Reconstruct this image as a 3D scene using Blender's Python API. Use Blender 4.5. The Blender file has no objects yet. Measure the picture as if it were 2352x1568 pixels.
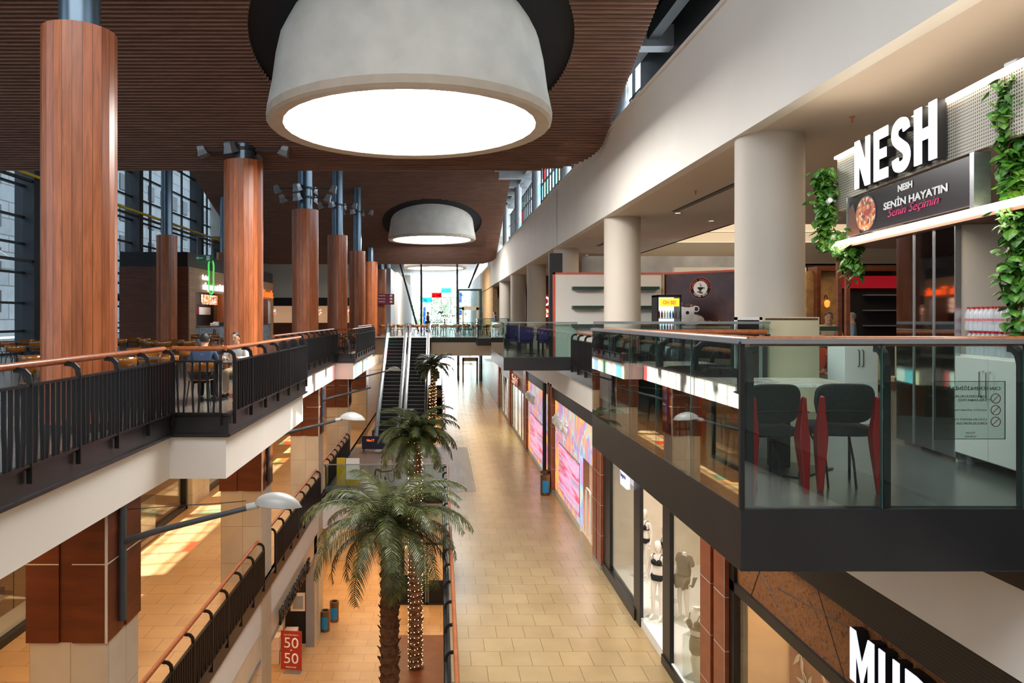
import bpy, bmesh, math, random
from mathutils import Vector, Matrix
random.seed(7)
SC = bpy.context.scene
COL = SC.collection
R = math.radians

# ---------------------------------------------------------------- camera, world, sun, exposure
cam_d = bpy.data.cameras.new('camera')
cam = bpy.data.objects.new('camera', cam_d)
COL.objects.link(cam)
cam.location = (0, 0, 1.6)
cam.rotation_euler = (R(90), 0, 0)
cam_d.sensor_width = 36
cam_d.lens = 1680 / 2352 * 36
cam_d.shift_x = (1176 - 1012) / 2352
cam_d.shift_y = -(784 - 728) / 2352
cam_d.clip_end = 400
SC.camera = cam
SC.view_settings.view_transform = 'Standard'
SC.view_settings.look = 'None'
SC.view_settings.gamma = 1
SC.view_settings.use_curve_mapping = False
SC.view_settings.exposure = 0.45

world = bpy.data.worlds.new('sky')
SC.world = world
world.use_nodes = True
wn = world.node_tree.nodes
bg = wn['Background']
bg.inputs[0].default_value = (0.80, 0.90, 1.0, 1)
bg.inputs[1].default_value = 4.5

sun_d = bpy.data.lights.new('sun', 'SUN')
sun = bpy.data.objects.new('sun', sun_d)
COL.objects.link(sun)
sun.location = (40, 10, 40)
sun_d.energy = 20
sun_d.angle = R(0.6)
sun_d.color = (1.0, 0.93, 0.82)
sun.rotation_euler = Vector((-1, -0.25, -1.0)).to_track_quat('-Z', 'Y').to_euler()

def area(name, loc, size, energy, color, down=(0, 0, -1), shape='RECTANGLE', spread=180):
    d = bpy.data.lights.new(name, 'AREA')
    d.shape = shape
    d.size = size[0]
    if shape == 'RECTANGLE':
        d.size_y = size[1]
    d.energy = energy
    d.color = color
    d.spread = R(spread)
    o = bpy.data.objects.new(name, d)
    COL.objects.link(o)
    o.location = loc
    o.rotation_euler = Vector(down).to_track_quat('-Z', 'Y').to_euler()
    return o

WARM = (1.0, 0.66, 0.36)
WARM2 = (1.0, 0.78, 0.55)
NEUT = (1.0, 0.9, 0.78)
# ceiling lighting of the mall, one long row per zone, plus added fill lamps
area('ceiling_lighting', (-7, 17, -1.12), (3.6, 26), 420, WARM)
area('ceiling_lighting', (-7, 40, -1.12), (3.6, 18), 230, WARM)
area('ceiling_lighting', (2.9, 20, -0.9), (1.0, 24), 60, WARM2)
area('ceiling_lighting', (2.9, 52, -1.2), (1.6, 26), 240, WARM)
area('ceiling_lighting', (-3.2, 18, -6.5), (0.8, 18), 0.1, WARM)
area('ceiling_lighting', (-2.2, 33.5, -6.62), (4.6, 9), 330, WARM)
area('ceiling_lighting', (-8, 22, -6.6), (5, 22), 420, WARM)
area('ceiling_lighting', (-2.2, 52, -6.55), (4.6, 18), 420, WARM)
area('ceiling_lighting', (2.6, 20, -6.6), (3.4, 24), 330, WARM)
area('ceiling_lighting', (9.5, 10, 4.15), (5, 10), 150, WARM2)
area('ceiling_lighting', (10, 28, 4.15), (8, 14), 260, WARM2)
area('ceiling_lighting', (-2, 72, 7.0), (6, 12), 400, (1, .97, .93))
area('ceiling_lighting', (2.5, 68, -1.2), (1.8, 12), 170, WARM2)  # added row to brighten the far right wall
area('end_window_fill', (0.5, 104.4, -3.2), (7, 3.4), 1500, (.95, .97, 1), (0, -1, -.35))  # added lamp inside the lower end window, boosts daylight on the floor
area('rear_fill', (-4, -2, 10.8), (16, 8), 2100, (.92, .96, 1.0))  # added overhead fill behind the camera, makes up for lost light

# ---------------------------------------------------------------- helpers
def s2l(c):
    c = c / 255.0
    return c / 12.92 if c <= 0.04045 else ((c + 0.055) / 1.055) ** 2.4
def rgb(r, g, b):
    return (s2l(r), s2l(g), s2l(b), 1)

def new_mat(name):
    m = bpy.data.materials.new(name)
    m.use_nodes = True
    nt = m.node_tree
    return m, nt, nt.nodes['Principled BSDF']

def nd(nt, typ, **kw):
    n = nt.nodes.new(typ)
    for k, v in kw.items():
        if k.startswith('i_'):
            n.inputs[k[2:].replace('_', ' ')].default_value = v
        else:
            setattr(n, k, v)
    return n

def coords(nt, scale=(1, 1, 1), rot=(0, 0, 0), kind='Object'):
    tc = nd(nt, 'ShaderNodeTexCoord')
    mp = nd(nt, 'ShaderNodeMapping')
    mp.inputs['Scale'].default_value = scale
    mp.inputs['Rotation'].default_value = rot
    nt.links.new(tc.outputs[kind], mp.inputs[0])
    return mp.outputs[0]

def ramp(nt, fac, stops):
    r = nd(nt, 'ShaderNodeValToRGB')
    e = r.color_ramp.elements
    while len(e) < len(stops):
        e.new(0.5)
    for i, (p, c) in enumerate(stops):
        e[i].position = p
        e[i].color = c
    nt.links.new(fac, r.inputs[0])
    return r.outputs[0]

def plain(name, col, rough=0.5, metal=0.0, var=0.06, scale=3.0, spec=0.5, bump=0.0, coat=0.0):
    """a paint, plastic or metal with a little mottling"""
    m, nt, b = new_mat(name)
    n = nd(nt, 'ShaderNodeTexNoise')
    n.inputs['Scale'].default_value = scale
    n.inputs['Detail'].default_value = 4
    nt.links.new(coords(nt), n.inputs['Vector'])
    lo = tuple(max(0, c * (1 - var)) for c in col[:3]) + (1,)
    hi = tuple(min(1, c * (1 + var)) for c in col[:3]) + (1,)
    nt.links.new(ramp(nt, n.outputs['Fac'], [(0.3, lo), (0.7, hi)]), b.inputs['Base Color'])
    b.inputs['Roughness'].default_value = rough
    b.inputs['Metallic'].default_value = metal
    b.inputs['Specular IOR Level'].default_value = spec
    b.inputs['Coat Weight'].default_value = coat
    if bump:
        bp = nd(nt, 'ShaderNodeBump')
        bp.inputs['Strength'].default_value = bump
        bp.inputs['Distance'].default_value = 0.01
        nt.links.new(n.outputs['Fac'], bp.inputs['Height'])
        nt.links.new(bp.outputs[0], b.inputs['Normal'])
    return m

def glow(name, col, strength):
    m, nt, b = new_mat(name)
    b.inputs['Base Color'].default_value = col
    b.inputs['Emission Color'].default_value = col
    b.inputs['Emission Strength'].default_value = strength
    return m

def glass(name, tint=(0.9, 0.97, 0.95, 1), refl=1.0, rough=0.0, ior=1.5):
    m = bpy.data.materials.new(name)
    m.use_nodes = True
    nt = m.node_tree
    nt.nodes.clear()
    out = nd(nt, 'ShaderNodeOutputMaterial')
    tr = nd(nt, 'ShaderNodeBsdfTransparent')
    tr.inputs[0].default_value = tint
    gl = nd(nt, 'ShaderNodeBsdfGlossy')
    gl.inputs['Roughness'].default_value = rough
    lw_ = nd(nt, 'ShaderNodeLayerWeight')
    lw_.inputs[0].default_value = 0.5
    pw = nd(nt, 'ShaderNodeMath', operation='POWER')
    pw.inputs[1].default_value = 4.0
    nt.links.new(lw_.outputs['Facing'], pw.inputs[0])
    fr = nd(nt, 'ShaderNodeMath', operation='MULTIPLY_ADD')
    fr.inputs[1].default_value = 0.92
    fr.inputs[2].default_value = 0.07
    nt.links.new(pw.outputs[0], fr.inputs[0])
    mt = nd(nt, 'ShaderNodeMath', operation='MULTIPLY')
    mt.inputs[1].default_value = refl
    mt.use_clamp = True
    mx = nd(nt, 'ShaderNodeMixShader')
    nt.links.new(fr.outputs[0], mt.inputs[0])
    nt.links.new(mt.outputs[0], mx.inputs[0])
    nt.links.new(tr.outputs[0], mx.inputs[1])
    nt.links.new(gl.outputs[0], mx.inputs[2])
    nt.links.new(mx.outputs[0], out.inputs[0])
    return m

def wood(name, c1, c2, rough=0.35, scale=(1, 1, 0.08), nscale=14, rot=(0, 0, 0), staves=0, dist=1.0):
    m, nt, b = new_mat(name)
    n = nd(nt, 'ShaderNodeTexNoise')
    n.inputs['Scale'].default_value = nscale
    n.inputs['Detail'].default_value = 6
    n.inputs['Distortion'].default_value = dist
    nt.links.new(coords(nt, scale, rot), n.inputs['Vector'])
    colr = ramp(nt, n.outputs['Fac'], [(0.3, c1), (0.72, c2)])
    if staves:   # every stave of a round casing has its own tone
        tc = nd(nt, 'ShaderNodeTexCoord')
        sp = nd(nt, 'ShaderNodeSeparateXYZ')
        nt.links.new(tc.outputs['Object'], sp.inputs[0])
        at = nd(nt, 'ShaderNodeMath', operation='ARCTAN2')
        nt.links.new(sp.outputs[1], at.inputs[0]); nt.links.new(sp.outputs[0], at.inputs[1])
        mu = nd(nt, 'ShaderNodeMath', operation='MULTIPLY'); mu.inputs[1].default_value = staves / (2 * math.pi)
        nt.links.new(at.outputs[0], mu.inputs[0])
        fl = nd(nt, 'ShaderNodeMath', operation='FLOOR'); nt.links.new(mu.outputs[0], fl.inputs[0])
        oi = nd(nt, 'ShaderNodeObjectInfo')
        ad = nd(nt, 'ShaderNodeMath', operation='ADD')
        nt.links.new(fl.outputs[0], ad.inputs[0]); nt.links.new(oi.outputs['Random'], ad.inputs[1])
        wnn = nd(nt, 'ShaderNodeTexWhiteNoise', noise_dimensions='1D')
        nt.links.new(ad.outputs[0], wnn.inputs['W'])
        fr = nd(nt, 'ShaderNodeMath', operation='FRACT'); nt.links.new(mu.outputs[0], fr.inputs[0])
        edge = ramp(nt, fr.outputs[0], [(0.0, (0.2, 0.2, 0.2, 1)), (0.06, (1, 1, 1, 1)), (0.94, (1, 1, 1, 1)), (1.0, (0.2, 0.2, 0.2, 1))])
        val = ramp(nt, wnn.outputs['Value'], [(0.0, (0.72, 0.70, 0.68, 1)), (1.0, (1.25, 1.3, 1.35, 1))])
        m1 = nd(nt, 'ShaderNodeMix', data_type='RGBA', blend_type='MULTIPLY'); m1.inputs[0].default_value = 1
        nt.links.new(colr, m1.inputs[6]); nt.links.new(val, m1.inputs[7])
        m2 = nd(nt, 'ShaderNodeMix', data_type='RGBA', blend_type='MULTIPLY'); m2.inputs[0].default_value = 1
        nt.links.new(m1.outputs[2], m2.inputs[6]); nt.links.new(edge, m2.inputs[7])
        colr = m2.outputs[2]
    nt.links.new(colr, b.inputs['Base Color'])
    b.inputs['Roughness'].default_value = rough
    return m

def tiles(name, c1, c2, mortar, w, h, rough=0.3, msize=0.006, offset=0.5, plane='xy', spec=0.5, bias=0.0):
    m, nt, b = new_mat(name)
    tc = nd(nt, 'ShaderNodeTexCoord')
    vec = tc.outputs['Object']
    if plane != 'xy':
        sp = nd(nt, 'ShaderNodeSeparateXYZ'); nt.links.new(vec, sp.inputs[0])
        cb = nd(nt, 'ShaderNodeCombineXYZ')
        if plane == 'wall':      # any upright face: x+y across, z up
            ad = nd(nt, 'ShaderNodeMath', operation='ADD')
            nt.links.new(sp.outputs[0], ad.inputs[0]); nt.links.new(sp.outputs[1], ad.inputs[1])
            nt.links.new(ad.outputs[0], cb.inputs[0]); nt.links.new(sp.outputs[2], cb.inputs[1])
        elif plane == 'yx':
            nt.links.new(sp.outputs[1], cb.inputs[0]); nt.links.new(sp.outputs[0], cb.inputs[1])
        vec = cb.outputs[0]
    br = nd(nt, 'ShaderNodeTexBrick')
    br.offset = offset
    br.inputs['Scale'].default_value = 1
    br.inputs['Brick Width'].default_value = w
    br.inputs['Row Height'].default_value = h
    br.inputs['Mortar Size'].default_value = msize
    br.inputs['Mortar Smooth'].default_value = 0.1
    br.inputs['Bias'].default_value = bias
    br.inputs['Color1'].default_value = c1
    br.inputs['Color2'].default_value = c2
    br.inputs['Mortar'].default_value = mortar
    nt.links.new(vec, br.inputs['Vector'])
    n = nd(nt, 'ShaderNodeTexNoise'); n.inputs['Scale'].default_value = 1.3; n.inputs['Detail'].default_value = 5
    nt.links.new(tc.outputs['Object'], n.inputs['Vector'])
    v = ramp(nt, n.outputs['Fac'], [(0.3, (0.88, 0.88, 0.88, 1)), (0.7, (1.08, 1.08, 1.08, 1))])
    mx = nd(nt, 'ShaderNodeMix', data_type='RGBA', blend_type='MULTIPLY'); mx.inputs[0].default_value = 1
    nt.links.new(br.outputs['Color'], mx.inputs[6]); nt.links.new(v, mx.inputs[7])
    nt.links.new(mx.outputs[2], b.inputs['Base Color'])
    b.inputs['Roughness'].default_value = rough
    b.inputs['Specular IOR Level'].default_value = spec
    return m

def voro(name, stops, scale=4, rough=0.5, emit=0.0, mscale=(1, 1, 1), noise=False, dist=0.0):
    """patches of several colours (pictures, food photos, prints, leaves of stone)"""
    m, nt, b = new_mat(name)
    if noise:
        t = nd(nt, 'ShaderNodeTexNoise'); t.inputs['Distortion'].default_value = dist; t.inputs['Detail'].default_value = 3
        t.inputs['Scale'].default_value = scale
        nt.links.new(coords(nt, mscale), t.inputs['Vector'])
        fac = t.outputs['Fac']
    else:
        t = nd(nt, 'ShaderNodeTexVoronoi')
        t.inputs['Scale'].default_value = scale
        nt.links.new(coords(nt, mscale), t.inputs['Vector'])
        sp = nd(nt, 'ShaderNodeSeparateColor'); nt.links.new(t.outputs['Color'], sp.inputs[0])
        fac = sp.outputs[0]
    r = nd(nt, 'ShaderNodeValToRGB'); e = r.color_ramp.elements
    if not noise:
        r.color_ramp.interpolation = 'CONSTANT'
    while len(e) < len(stops):
        e.new(0.5)
    for i, (p, c) in enumerate(stops):
        e[i].position = p; e[i].color = c
    nt.links.new(fac, r.inputs[0])
    nt.links.new(r.outputs[0], b.inputs['Base Color'])
    b.inputs['Roughness'].default_value = rough
    if emit:
        nt.links.new(r.outputs[0], b.inputs['Emission Color'])
        b.inputs['Emission Strength'].default_value = emit
    return m

class MB:
    """collects shapes into one mesh"""
    def __init__(s):
        s.v = []; s.f = []
    def add(s, vs, fs, M=None):
        o = len(s.v)
        s.v += [tuple(M @ Vector(p)) if M is not None else tuple(p) for p in vs]
        s.f += [tuple(i + o for i in f) for f in fs]
        return s
    def box(s, x0, x1, y0, y1, z0, z1, M=None):
        vs = [(x0, y0, z0), (x1, y0, z0), (x1, y1, z0), (x0, y1, z0), (x0, y0, z1), (x1, y0, z1), (x1, y1, z1), (x0, y1, z1)]
        return s.add(vs, [(0, 3, 2, 1), (4, 5, 6, 7), (0, 1, 5, 4), (1, 2, 6, 5), (2, 3, 7, 6), (3, 0, 4, 7)], M)
    def prism(s, poly, z0, z1, M=None):
        n = len(poly)
        a = sum(poly[i][0] * poly[(i + 1) % n][1] - poly[(i + 1) % n][0] * poly[i][1] for i in range(n))
        if a < 0:
            poly = poly[::-1]
        vs = [(x, y, z0) for x, y in poly] + [(x, y, z1) for x, y in poly]
        fs = [tuple(range(n))[::-1], tuple(range(n, 2 * n))] + [(i, (i + 1) % n, n + (i + 1) % n, n + i) for i in range(n)]
        return s.add(vs, fs, M)
    def rings(s, rings, caps=True, M=None, closed=False):
        n = len(rings[0]); vs = [p for r in rings for p in r]; fs = []
        for k in range(len(rings) - (0 if closed else 1)):
            a = k * n; b = ((k + 1) % len(rings)) * n
            fs += [(a + i, a + (i + 1) % n, b + (i + 1) % n, b + i) for i in range(n)]
        if caps and not closed:
            fs += [tuple(range(n))[::-1], tuple(range((len(rings) - 1) * n, len(rings) * n))]
        return s.add(vs, fs, M)
    def lathe(s, prof, c=(0, 0, 0), n=24, caps=False, M=None):
        return s.rings([[(c[0] + r * math.cos(2 * math.pi * i / n), c[1] + r * math.sin(2 * math.pi * i / n), c[2] + z) for i in range(n)] for r, z in prof], caps, M)
    def tube(s, pts, r, n=8, caps=True, M=None, flat=None):
        pts = [Vector(p) for p in pts]; rs = r if isinstance(r, (list, tuple)) else [r] * len(pts)
        rg = []; up = None
        for i, p in enumerate(pts):
            d = (pts[min(i + 1, len(pts) - 1)] - pts[max(i - 1, 0)]).normalized()
            if up is None:
                up = Vector((0, 0, 1)) if abs(d.z) < 0.9 else Vector((1, 0, 0))
                if flat is not None: up = Vector(flat)
            a = d.cross(up)
            a = a.normalized() if a.length > 1e-4 else Vector((1, 0, 0))
            b = a.cross(d).normalized(); up = b
            rr = rs[i]; ra, rb = rr if isinstance(rr, (tuple, list)) else (rr, rr)
            rg.append([tuple(p + a * (ra * math.cos(2 * math.pi * k / n)) + b * (rb * math.sin(2 * math.pi * k / n))) for k in range(n)])
        return s.rings(rg, caps, M)
    def bar(s, pts, w, t, across, M=None):
        """flat bar along pts; w wide along 'across', t thick"""
        ac = Vector(across).normalized(); pts = [Vector(p) for p in pts]; rg = []
        for i, p in enumerate(pts):
            d = (pts[min(i + 1, len(pts) - 1)] - pts[max(i - 1, 0)]).normalized()
            nn = d.cross(ac).normalized()
            rg.append([tuple(p + ac * (w / 2 * a) + nn * (t / 2 * b)) for a, b in ((-1, -1), (1, -1), (1, 1), (-1, 1))])
        return s.rings(rg, True, M)
    def out(s, name, mat, parent=None, smooth=False, bevel=0, world=False, solid=0, loc=None):
        me = bpy.data.meshes.new(name)
        vs = s.v
        if world and parent is not None:
            inv = parent.matrix_basis.inverted()
            vs = [tuple(inv @ Vector(p)) for p in vs]
        me.from_pydata(vs, [], s.f)
        me.materials.append(mat)
        me.validate()
        bm = bmesh.new(); bm.from_mesh(me); bmesh.ops.recalc_face_normals(bm, faces=bm.faces); bm.to_mesh(me); bm.free()
        if smooth:
            for p in me.polygons: p.use_smooth = True
            try:
                me.set_sharp_from_angle(angle=R(40))
            except Exception:
                pass
        o = bpy.data.objects.new(name, me)
        COL.objects.link(o)
        if parent is not None: o.parent = parent
        if loc is not None: o.location = loc
        if solid:
            md = o.modifiers.new('solid', 'SOLIDIFY'); md.thickness = solid; md.offset = 0
        if bevel:
            md = o.modifiers.new('bevel', 'BEVEL'); md.width = bevel; md.segments = 2; md.limit_method = 'ANGLE'
        return o

def tag(o, label, cat, group=None, kind=None):
    o['label'] = label; o['category'] = cat
    if group: o['group'] = group
    if kind: o['kind'] = kind
    return o
def thing(name, label, cat, loc=(0, 0, 0), rz=0, group=None):
    o = bpy.data.objects.new(name, None); COL.objects.link(o)
    o.location = loc; o.rotation_euler = (0, 0, rz); o.empty_display_size = 0.2
    o.matrix_basis = Matrix.Translation(loc) @ Matrix.Rotation(rz, 4, 'Z')
    return tag(o, label, cat, group)
def struct(name, mb, mat, **kw):
    o = mb.out(name, mat, **kw); o['kind'] = 'structure'; return o
KIDS = {}
def kids(o):
    return list(o.children)
def dup(root, loc, rz=0, label=None, group=None, scale=None):
    def cp(o, par):
        c = o.copy(); COL.objects.link(c)
        if par is not None: c.parent = par
        for ch in kids(o): cp(ch, c)
        return c
    r = cp(root, None)
    r.location = loc; r.rotation_euler = (0, 0, rz)
    if scale: r.scale = (scale, scale, scale)
    if label: r['label'] = label
    if group: r['group'] = group
    return r

def orient(facing):
    """x axis of the lettering, y axis up, facing outward"""
    X = {'-x': (0, -1, 0), '+x': (0, 1, 0), '-y': (1, 0, 0), '+y': (-1, 0, 0)}[facing] if isinstance(facing, str) else facing
    x = Vector(X).normalized(); y = Vector((0, 0, 1)); z = x.cross(y)
    return Matrix((( x.x, y.x, z.x), (x.y, y.y, z.y), (x.z, y.z, z.z))).to_4x4()
def text(name, body, h, mat, parent, loc, facing='-y', depth=0.01, bold=0.0, xs=1.0, align='LEFT', width=None, shear=0.0, space=1.0, top=True):
    cu = bpy.data.curves.new('t', 'FONT')
    cu.body = body; cu.size = 1; cu.extrude = 0; cu.offset = bold; cu.align_x = align; cu.shear = shear; cu.space_character = space
    cu.resolution_u = 3; cu.space_line = 1.0
    to = bpy.data.objects.new('t', cu); COL.objects.link(to)
    dg = bpy.context.evaluated_depsgraph_get(); dg.update()
    me = bpy.data.meshes.new_from_object(to.evaluated_get(dg))
    bpy.data.objects.remove(to); bpy.data.curves.remove(cu)
    xsn = [v.co.x for v in me.vertices]; ysn = [v.co.y for v in me.vertices]
    x0, x1, y0, y1 = min(xsn), max(xsn), min(ysn), max(ysn)
    k = h / (y1 - y0)
    kx = (width / (x1 - x0)) if width else k * xs
    ox = {'LEFT': x0, 'CENTER': (x0 + x1) / 2, 'RIGHT': x1}[align]
    bm = bmesh.new(); bm.from_mesh(me)
    for v in bm.verts:
        v.co = Vector(((v.co.x - ox) * kx, (v.co.y - y0) * k, 0))
    bmesh.ops.remove_doubles(bm, verts=bm.verts, dist=1e-5)
    if depth:
        ex = bmesh.ops.extrude_face_region(bm, geom=list(bm.faces))
        for g in ex['geom']:
            if isinstance(g, bmesh.types.BMVert): g.co.z += depth
    bmesh.ops.transform(bm, matrix=orient(facing), verts=bm.verts)
    bmesh.ops.translate(bm, vec=Vector(loc), verts=bm.verts)
    bmesh.ops.recalc_face_normals(bm, faces=bm.faces)
    if parent is not None:
        bmesh.ops.transform(bm, matrix=parent.matrix_basis.inverted(), verts=bm.verts)
    bm.to_mesh(me); bm.free(); me.materials.clear(); me.materials.append(mat)
    o = bpy.data.objects.new(name, me); COL.objects.link(o)
    if parent is not None: o.parent = parent
    return o
# ---------------------------------------------------------------- materials
M = {}
M['cream'] = plain('cream_plaster', rgb(228, 223, 214), 0.6, var=0.03, scale=0.7)
M['white'] = plain('white_paint', rgb(232, 230, 224), 0.5, var=0.03)
M['soffit'] = plain('warm_white_soffit', rgb(214, 200, 184), 0.7, var=0.03, scale=0.5)
M['colgrey'] = plain('grey_beige_plaster', rgb(196, 186, 172), 0.65, var=0.03, scale=0.6)
M['black'] = plain('black_satin_metal', rgb(30, 29, 30), 0.38, metal=0.2, var=0.25, scale=1.5)
M['fascia'] = plain('black_fascia_sheet', rgb(33, 33, 35), 0.36, metal=0.0, var=0.3, scale=1.2)
M['dgrey'] = plain('dark_grey_metal', rgb(52, 55, 58), 0.45, metal=0.4)
M['steel'] = plain('blue_grey_steel_pipe', rgb(92, 108, 120), 0.25, metal=0.6, var=0.15, scale=1.2)
M['chrome'] = plain('brushed_steel', rgb(196, 198, 200), 0.25, metal=0.9, var=0.05)
M['alu'] = plain('grey_aluminium', rgb(150, 154, 158), 0.4, metal=0.5)
M['lampgrey'] = plain('pale_grey_lamp_shell', rgb(176, 176, 172), 0.4, metal=0.1, bump=0.2)
M['armgrey'] = plain('grey_lamp_arm', rgb(74, 80, 84), 0.4, metal=0.3)
M['rubber'] = plain('black_rubber', rgb(22, 22, 24), 0.5)
M['red'] = plain('red_lacquer', rgb(178, 24, 28), 0.3, coat=0.3)
M['orange'] = plain('orange_plastic', rgb(214, 88, 32), 0.4)
M['felt'] = plain('charcoal_felt', rgb(46, 49, 50), 0.95, var=0.3, scale=60, bump=0.4)
M['purple'] = plain('purple_velvet', rgb(52, 38, 92), 0.9, var=0.2, scale=20)
M['stave'] = wood('cherry_staves', rgb(146, 77, 40), rgb(188, 108, 64), 0.32, staves=24)
M['rail'] = wood('reddish_handrail_wood', rgb(142, 76, 40), rgb(178, 104, 62), 0.28, scale=(1, 0.08, 1), nscale=20)
M['slat'] = wood('brown_ceiling_slats', rgb(102, 68, 52), rgb(130, 90, 70), 0.55, scale=(0.1, 1, 1), nscale=9)
M['void'] = plain('black_ceiling_void', rgb(22, 21, 24), 0.8)
M['brown'] = wood('brown_cladding_board', rgb(82, 38, 17), rgb(108, 52, 25), 0.3, scale=(0.4, 0.4, 3), nscale=2)
M['browntile'] = wood('terracotta_brown_panel', rgb(122, 60, 34), rgb(146, 76, 46), 0.35, scale=(1, 1, 2), nscale=2)
M['dwood'] = wood('dark_brown_shop_wood', rgb(88, 44, 24), rgb(120, 66, 38), 0.45, scale=(0.3, 0.3, 4), nscale=3)
M['lwood'] = tiles('mid_brown_shop_boards', rgb(184, 140, 98), rgb(166, 124, 84), rgb(96, 66, 42), 2.4, 0.14, 0.5, 0.006, plane='wall')  # lightened: drum-lamp light on the kiosk fronts is in the colour
M['joint'] = plain('pale_joint', rgb(190, 180, 168), 0.5)
M['floor1'] = tiles('sand_floor_tiles', rgb(172, 148, 108), rgb(165, 140, 100), rgb(118, 94, 64), 0.6, 0.62, 0.26, 0.006)
M['floor1b'] = tiles('orange_sand_floor_tiles', rgb(190, 154, 110), rgb(182, 144, 100), rgb(130, 94, 62), 0.9, 0.62, 0.28, 0.007)
M['floor2'] = tiles('grey_cafe_floor_tiles', rgb(92, 92, 88), rgb(84, 85, 82), rgb(56, 56, 54), 1.2, 0.6, 0.22, 0.005)
M['floor2b'] = wood('grey_brown_court_floor', rgb(104, 96, 88), rgb(124, 114, 104), 0.22, nscale=2)
M['deck'] = tiles('grey_wood_floor_boards', rgb(120, 106, 96), rgb(102, 88, 78), rgb(74, 62, 54), 1.6, 0.14, 0.35, 0.004, plane='yx')
M['stone'] = tiles('cream_stone_cladding', rgb(198, 184, 162), rgb(190, 176, 154), rgb(150, 134, 112), 0.56, 0.95, 0.45, 0.006, offset=0.0, plane='wall')
M['louvre'] = tiles('dark_louvre', rgb(36, 34, 34), rgb(40, 38, 38), rgb(10, 10, 10), 30, 0.035, 0.5, 0.008, plane='wall')
M['glass'] = glass('green_tinted_glass', (0.80, 0.90, 0.88, 1), 1.5)
M['glassedge'] = plain('glass_edge', rgb(60, 96, 92), 0.1)
M['win'] = glass('clear_window_glass', (0.86, 0.92, 0.95, 1), 1.0)
M['shopglass'] = glass('shop_window_glass', (0.95, 0.97, 0.96, 1), 0.8)
M['bluewin'] = glass('blue_grey_facade_glass', (0.36, 0.42, 0.47, 1), 1.2)
for nm, c in (('red', (0.85, 0.05, 0.06)), ('cyan', (0.12, 0.65, 0.85)), ('blue', (0.15, 0.35, 0.95)), ('green', (0.2, 0.8, 0.5)), ('orange', (1.0, 0.5, 0.2)), ('yellow', (0.95, 0.85, 0.55))):
    M['st_' + nm] = glass('stained_' + nm, c + (1,), 0.6)
M['diffuser'] = glow('lamp_diffuser', (1, .98, .95, 1), 15)
M['led'] = glow('led_strip', (1.0, 0.86, 0.68, 1), 9)
M['letter'] = glow('white_lit_letter', (0.95, 0.96, 1, 1), .95)
M['letterlav'] = glow('lavender_lit_letter', (.80, .84, 1, 1), .72)
M['shopwhite'] = plain('cream_white_shop_wall', rgb(232, 218, 196), .6)
M['letterw'] = plain('white_letter', rgb(240, 240, 240), 0.4)
M['neonred'] = glow('orange_red_letter', (1.0, 0.10, 0.01, 1), 1.6)
M['neongreen'] = glow('green_lit_outline', (0.05, 0.5, 0.08, 1), 1.0)
M['pink'] = plain('pink_print', rgb(206, 30, 110), 0.4)
M['drum'] = plain('off_white_drum_fabric', rgb(206, 202, 192), 0.75, var=0.10, scale=1.4)
M['drumrim'] = plain('beige_drum_rim', rgb(186, 172, 154), 0.7, var=0.06)
M['marble'] = voro('white_marble', [(0.35, rgb(225, 222, 214)), (0.5, rgb(238, 236, 230)), (0.62, rgb(186, 180, 172))], 2.2, 0.12, noise=True, dist=2.5)
M['bluemarble'] = voro('blue_grey_marble', [(0.35, rgb(96, 110, 124)), (0.5, rgb(160, 172, 182)), (0.65, rgb(80, 92, 108))], 2.0, 0.2, noise=True, dist=3)
M['skin'] = plain('skin', rgb(198, 148, 118), 0.55)
M['hair'] = plain('dark_hair', rgb(34, 26, 22), 0.6)
M['hairgrey'] = plain('grey_hair', rgb(130, 124, 118), 0.6)
M['mannequin'] = plain('glossy_cream_mannequin', rgb(232, 222, 208), 0.18, coat=0.4, var=0.02)
M['blackcloth'] = plain('black_cloth', rgb(16, 16, 18), 0.8)
M['olive'] = plain('taupe_jersey_cloth', rgb(92, 82, 66), 0.9)
M['amber'] = glass('amber_translucent_plastic', (0.62, 0.22, 0.03, 1), 1.6, 0.08)
def amber():
    m, nt, b = new_mat('amber_plastic')
    b.inputs['Base Color'].default_value = rgb(156, 92, 22)
    b.inputs['Roughness'].default_value = 0.12
    b.inputs['Transmission Weight'].default_value = 0.35
    b.inputs['Coat Weight'].default_value = 0.5
    return m
M['amber'] = amber()
M['tabletop'] = plain('dark_grey_table_top', rgb(66, 66, 66), 0.22)
M['farleaf'] = voro('far_tree_leaf', [(0.3, rgb(120, 140, 110)), (0.6, rgb(170, 184, 160))], 5, 0.6, noise=True)  # paled so the colour carries the haze and glare outside
M['leaf'] = voro('palm_leaf', [(0.3, rgb(38, 48, 22)), (0.6, rgb(74, 82, 40)), (0.8, rgb(122, 120, 70))], 7, 0.45, noise=True)
M['ivy'] = voro('ivy_leaf', [(0.3, rgb(36, 84, 26)), (0.55, rgb(74, 130, 40)), (0.75, rgb(126, 164, 60))], 9, 0.38, noise=True)
M['bark'] = plain('palm_bark_fibre', rgb(92, 62, 40), 0.9, var=0.4, scale=14, bump=0.8)
M['fairy'] = glow('string_light', (1.0, 0.60, 0.25, 1), 16)
M['beigepanel'] = plain('worn_cream_panel', rgb(206, 198, 166), 0.5, var=0.10, scale=2)
M['mirror'] = plain('dark_mirror_glass', rgb(150, 150, 152), 0.03, metal=1.0, var=0.0)
M['cork'] = voro('bronze_cork_board', [(0.35, rgb(112, 70, 38)), (0.5, rgb(150, 98, 56)), (0.65, rgb(90, 54, 28))], 16, 0.55, noise=True, dist=1)
M['plasterpink'] = plain('warm_shop_wall', rgb(228, 196, 160), 0.7)
M['banner'] = plain('black_banner', rgb(34, 28, 34), 0.25, var=0.1)
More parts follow.
